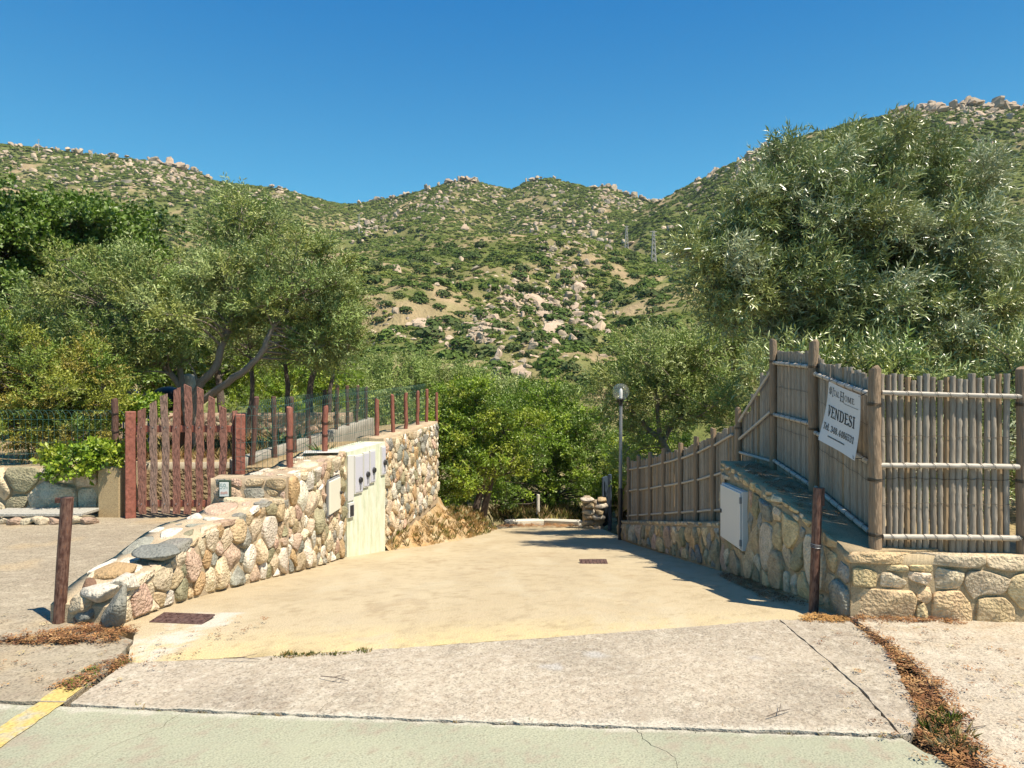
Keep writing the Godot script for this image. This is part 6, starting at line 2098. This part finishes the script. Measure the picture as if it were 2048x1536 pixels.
func tuft_mesh(seed_at: int, n: int, h: float) -> ArrayMesh:
	rng.seed = seed_at
	var mb := MB.new()
	for k in n:
		var a := rr(0, TAU)
		var out := Vector3(cos(a), 0, sin(a))
		var b := out * rr(0, 0.03)
		var l := h * rr(0.5, 1.2)
		var s := Vector3(-sin(a), 0, cos(a)) * rr(0.0015, 0.003)
		var m := b + out * l * 0.15 + Vector3.UP * l * 0.6
		var t := b + out * l * rr(0.3, 0.7) + Vector3.UP * l
		var f := rr(0.7, 1.25)
		mb.col = Color(f, f, f)
		mb.face([b - s, b + s, m + s * 0.7, t, m - s * 0.7])
	return mb.mesh()


func strew(called: String, mesh: ArrayMesh, poly: Array, count: int, hf: Callable, cols: Array, size: float, label: String, category: String, pile := 0.0) -> void:
	var p := PackedVector2Array(poly)
	var lo := p[0]
	var hi := p[0]
	for q in p:
		lo = lo.min(q); hi = hi.max(q)
	var xf := []
	var cc := []
	var tries := 0
	while xf.size() < count and tries < count * 30:
		tries += 1
		var q := Vector2(rr(lo.x, hi.x), rr(lo.y, hi.y))
		if not Geometry2D.is_point_in_polygon(q, p): continue
		if noise(q.x, q.y, 6.0, 130) < rr(-0.7, 0.1): continue
		var y: float = hf.call(q.x, q.y) + rr(0, pile)
		xf.append(Transform3D(Basis.from_euler(Vector3(rr(-0.3, 0.3), rr(0, TAU), rr(-0.3, 0.3))).scaled(Vector3.ONE * size * rr(0.6, 1.3)), w(q.x, y, q.y)))
		cc.append(vary(cols[rng.randi() % cols.size()], 0.2))
	var o := scatter(called, mesh, M.litter, xf, cc)
	tag(o, label, category, "", "stuff")


func make_litter() -> void:
	var nm := needle_mesh(900)
	var tuft := tuft_mesh(901, 14, 0.12)
	var small := tuft_mesh(902, 10, 0.04)
	rng.seed = 71
	var dry := [lin(0.25, 0.12, 0.055), lin(0.33, 0.17, 0.07), lin(0.18, 0.085, 0.045), lin(0.40, 0.24, 0.11)]
	var straw := [lin(0.58, 0.43, 0.20), lin(0.52, 0.34, 0.15), lin(0.42, 0.38, 0.13), lin(0.62, 0.48, 0.25)]
	var green := [lin(0.10, 0.14, 0.02), lin(0.14, 0.17, 0.04), lin(0.2, 0.2, 0.06)]
	var zero := func(_x, _d): return 0.0
	var dy := func(_x, d): return drive_y(d)
	var low := func(_x, _d): return -0.03
	strew("leaf_litter", nm, [Vector2(2.26, 4.7), Vector2(2.31, 4.7), Vector2(2.33, 4.0), Vector2(2.27, 3.66), Vector2(2.17, 3.36), Vector2(2.06, 3.1), Vector2(1.98, 2.6), Vector2(1.86, 2.6), Vector2(1.82, 2.95), Vector2(1.83, 3.15), Vector2(1.97, 3.40), Vector2(2.06, 3.70), Vector2(2.20, 4.1)], 1000, low, dry, 1.0, "brown dry leaves and needles filling the crack on the right", "litter", 0.06)
	strew("leaf_litter", nm, [Vector2(1.7, 2.7), Vector2(2.9, 2.7), Vector2(3.0, 3.6), Vector2(2.9, 4.6), Vector2(2.0, 4.7), Vector2(1.6, 3.6)], 260, func(_x, _d): return 0.016, dry + [lin(0.45, 0.36, 0.2)], 0.75, "single dry leaves blown over the concrete on the right", "litter", 0.004)
	strew("leaf_litter", nm, [Vector2(-4.2, 3.7), Vector2(-2.0, 3.6), Vector2(-1.6, 4.8), Vector2(-2.4, 4.6), Vector2(-4.0, 4.9)], 200, func(x, d): return 0.012 + terrace_y(x, d), dry + [lin(0.45, 0.36, 0.2)], 0.75, "single dry leaves blown over the terrace on the left", "litter", 0.004)
	strew("leaf_litter", nm, [Vector2(-3.25, 4.28), Vector2(-2.85, 4.24), Vector2(-2.45, 4.30), Vector2(-2.40, 4.50), Vector2(-2.60, 4.62), Vector2(-2.80, 4.55), Vector2(-3.0, 4.40)], 620, func(x, d): return terrace_y(x, d), dry, 1.0, "brown dry needles heaped before the near end of the left wall", "litter", 0.035)
	strew("leaf_litter", nm, [Vector2(-2.40, 3.65), Vector2(-2.27, 3.62), Vector2(-2.18, 4.0), Vector2(-2.25, 4.1), Vector2(-2.36, 3.95)], 330, func(_x, _d): return -0.01, dry + [green[0]], 0.9, "dry needles in the joint beside the yellow line", "litter", 0.03)
	strew("leaf_litter", nm, [Vector2(1.95, 4.70), Vector2(2.2, 4.66), Vector2(2.30, 4.74), Vector2(2.1, 4.86), Vector2(1.98, 4.80)], 360, dy, [lin(0.46, 0.26, 0.09), lin(0.40, 0.22, 0.08)], 0.8, "orange needles heaped by the corner of the right wall", "litter", 0.03)
	strew("leaf_litter", nm, [Vector2(2.30, 4.66), Vector2(3.0, 4.60), Vector2(3.0, 4.68), Vector2(2.30, 4.76)], 260, func(_x, _d): return 0.01, dry, 0.8, "brown leaves along the foot of the sunlit sandstone wall", "litter", 0.02)
	strew("leaf_litter", nm, [Vector2(1.98, 5.4), Vector2(2.2, 5.2), Vector2(2.2, 7.2), Vector2(2.05, 7.0)], 420, dy, dry, 0.9, "dark leaves along the foot of the shaded right wall", "litter", 0.02)
	strew("leaf_litter", nm, [Vector2(-0.3, 15.6), Vector2(1.6, 15.5), Vector2(1.5, 16.2), Vector2(0.7, 16.7), Vector2(-0.3, 16.3)], 420, dy, dry, 1.7, "brown leaves before the white kerbs", "litter", 0.03)
	strew("leaf_litter", nm, [Vector2(2.28, 5.3), Vector2(2.52, 5.2), Vector2(2.56, 7.2), Vector2(2.26, 7.2)], 420, func(_x, d): return curve_at([[4.76, 0.46], [5.1, 0.54], [5.8, 0.665], [6.8, 0.745], [7.4, 0.795]], d), dry + [lin(0.5, 0.42, 0.3)], 0.9, "dry leaves lying on the broad top of the shaded right wall", "litter", 0.012)
	strew("weeds", small, [Vector2(-1.40, 4.06), Vector2(-0.85, 4.14), Vector2(-0.88, 4.22), Vector2(-1.0, 4.14), Vector2(-1.35, 4.13)], 90, zero, green + straw, 0.55, "low green weeds in the joint below the ochre drive", "weeds")
	strew("weeds", small, [Vector2(-2.2, 3.46), Vector2(1.75, 3.16), Vector2(1.75, 3.19), Vector2(-2.2, 3.50)], 60, func(_x, _d): return -0.02, straw + [green[1]], 0.6, "sparse dry weeds in the joint beside the green paint", "weeds")
	strew("weeds", small, [Vector2(1.85, 3.05), Vector2(2.0, 3.0), Vector2(2.12, 3.45), Vector2(2.0, 3.45)], 60, func(_x, _d): return 0.0, green + straw, 1.1, "green weeds growing through the litter on the right", "weeds")
	strew("dry_grass", tuft, [Vector2(-1.72, 9.8), Vector2(-1.30, 10.6), Vector2(-1.0, 11.5), Vector2(-0.75, 12.3), Vector2(-0.5, 13.4), Vector2(-0.3, 14.8), Vector2(-0.7, 15.2), Vector2(-1.1, 13.2), Vector2(-1.3, 12.0), Vector2(-1.55, 10.9), Vector2(-1.80, 9.9)], 330, func(x, d): return drive_y(d) + clampf(absf(x - curve_at([[9.8, -1.70], [11.5, -0.98], [13.3, -0.52], [15, -0.3]], d)) * 0.9, 0.0, 0.6), straw + [green[1]], 0.7, "straw coloured dry grass on the earth bank by the drive", "grass")
	strew("dry_grass", tuft, [Vector2(-0.5, 16.9), Vector2(2.0, 16.6), Vector2(2.0, 18), Vector2(-0.5, 18)], 420, func(_x, _d): return -1.75, straw + green, 2.2, "dry grass and weeds behind the white kerbs", "grass")
	strew("dry_grass", tuft, [Vector2(-7, 9.9), Vector2(-3.4, 10), Vector2(-3.4, 13), Vector2(-7, 13)], 500, func(_x, _d): return 0.5, straw, 1.5, "dry grass in the yard behind the gate", "grass")
	var tw := [[1.28, 3.36, 0.16, "forked dry twig lying on the concrete apron"], [-0.95, 3.75, 0.18, "thin dry twig on the left half of the apron"], [-1.55, 4.02, 0.22, "curved dry twig beside the weeds in the joint"], [2.10, 3.20, 0.2, "dark twig sticking out of the litter on the right"]]
	for q in tw:
		var b := w(q[0], 0.022, q[1])
		var o := thing("twig", b, q[3], "twig", "twigs on the concrete")
		var mb := MB.new()
		var a := rr(-0.5, 0.5)
		var dir := Vector3(cos(a), 0, sin(a))
		mb.tube([b - dir * q[2] * 0.5, b + Vector3(0, 0.012, 0.01), b + dir * q[2] * 0.5], [0.002, 0.0026, 0.0014], 5)
		mb.tube([b + Vector3(0, 0.012, 0.01), b + dir * q[2] * 0.3 + Vector3(0, 0.008, -0.06)], [0.002, 0.001], 5)
		part("stem", mb, M.dark_bark, o)
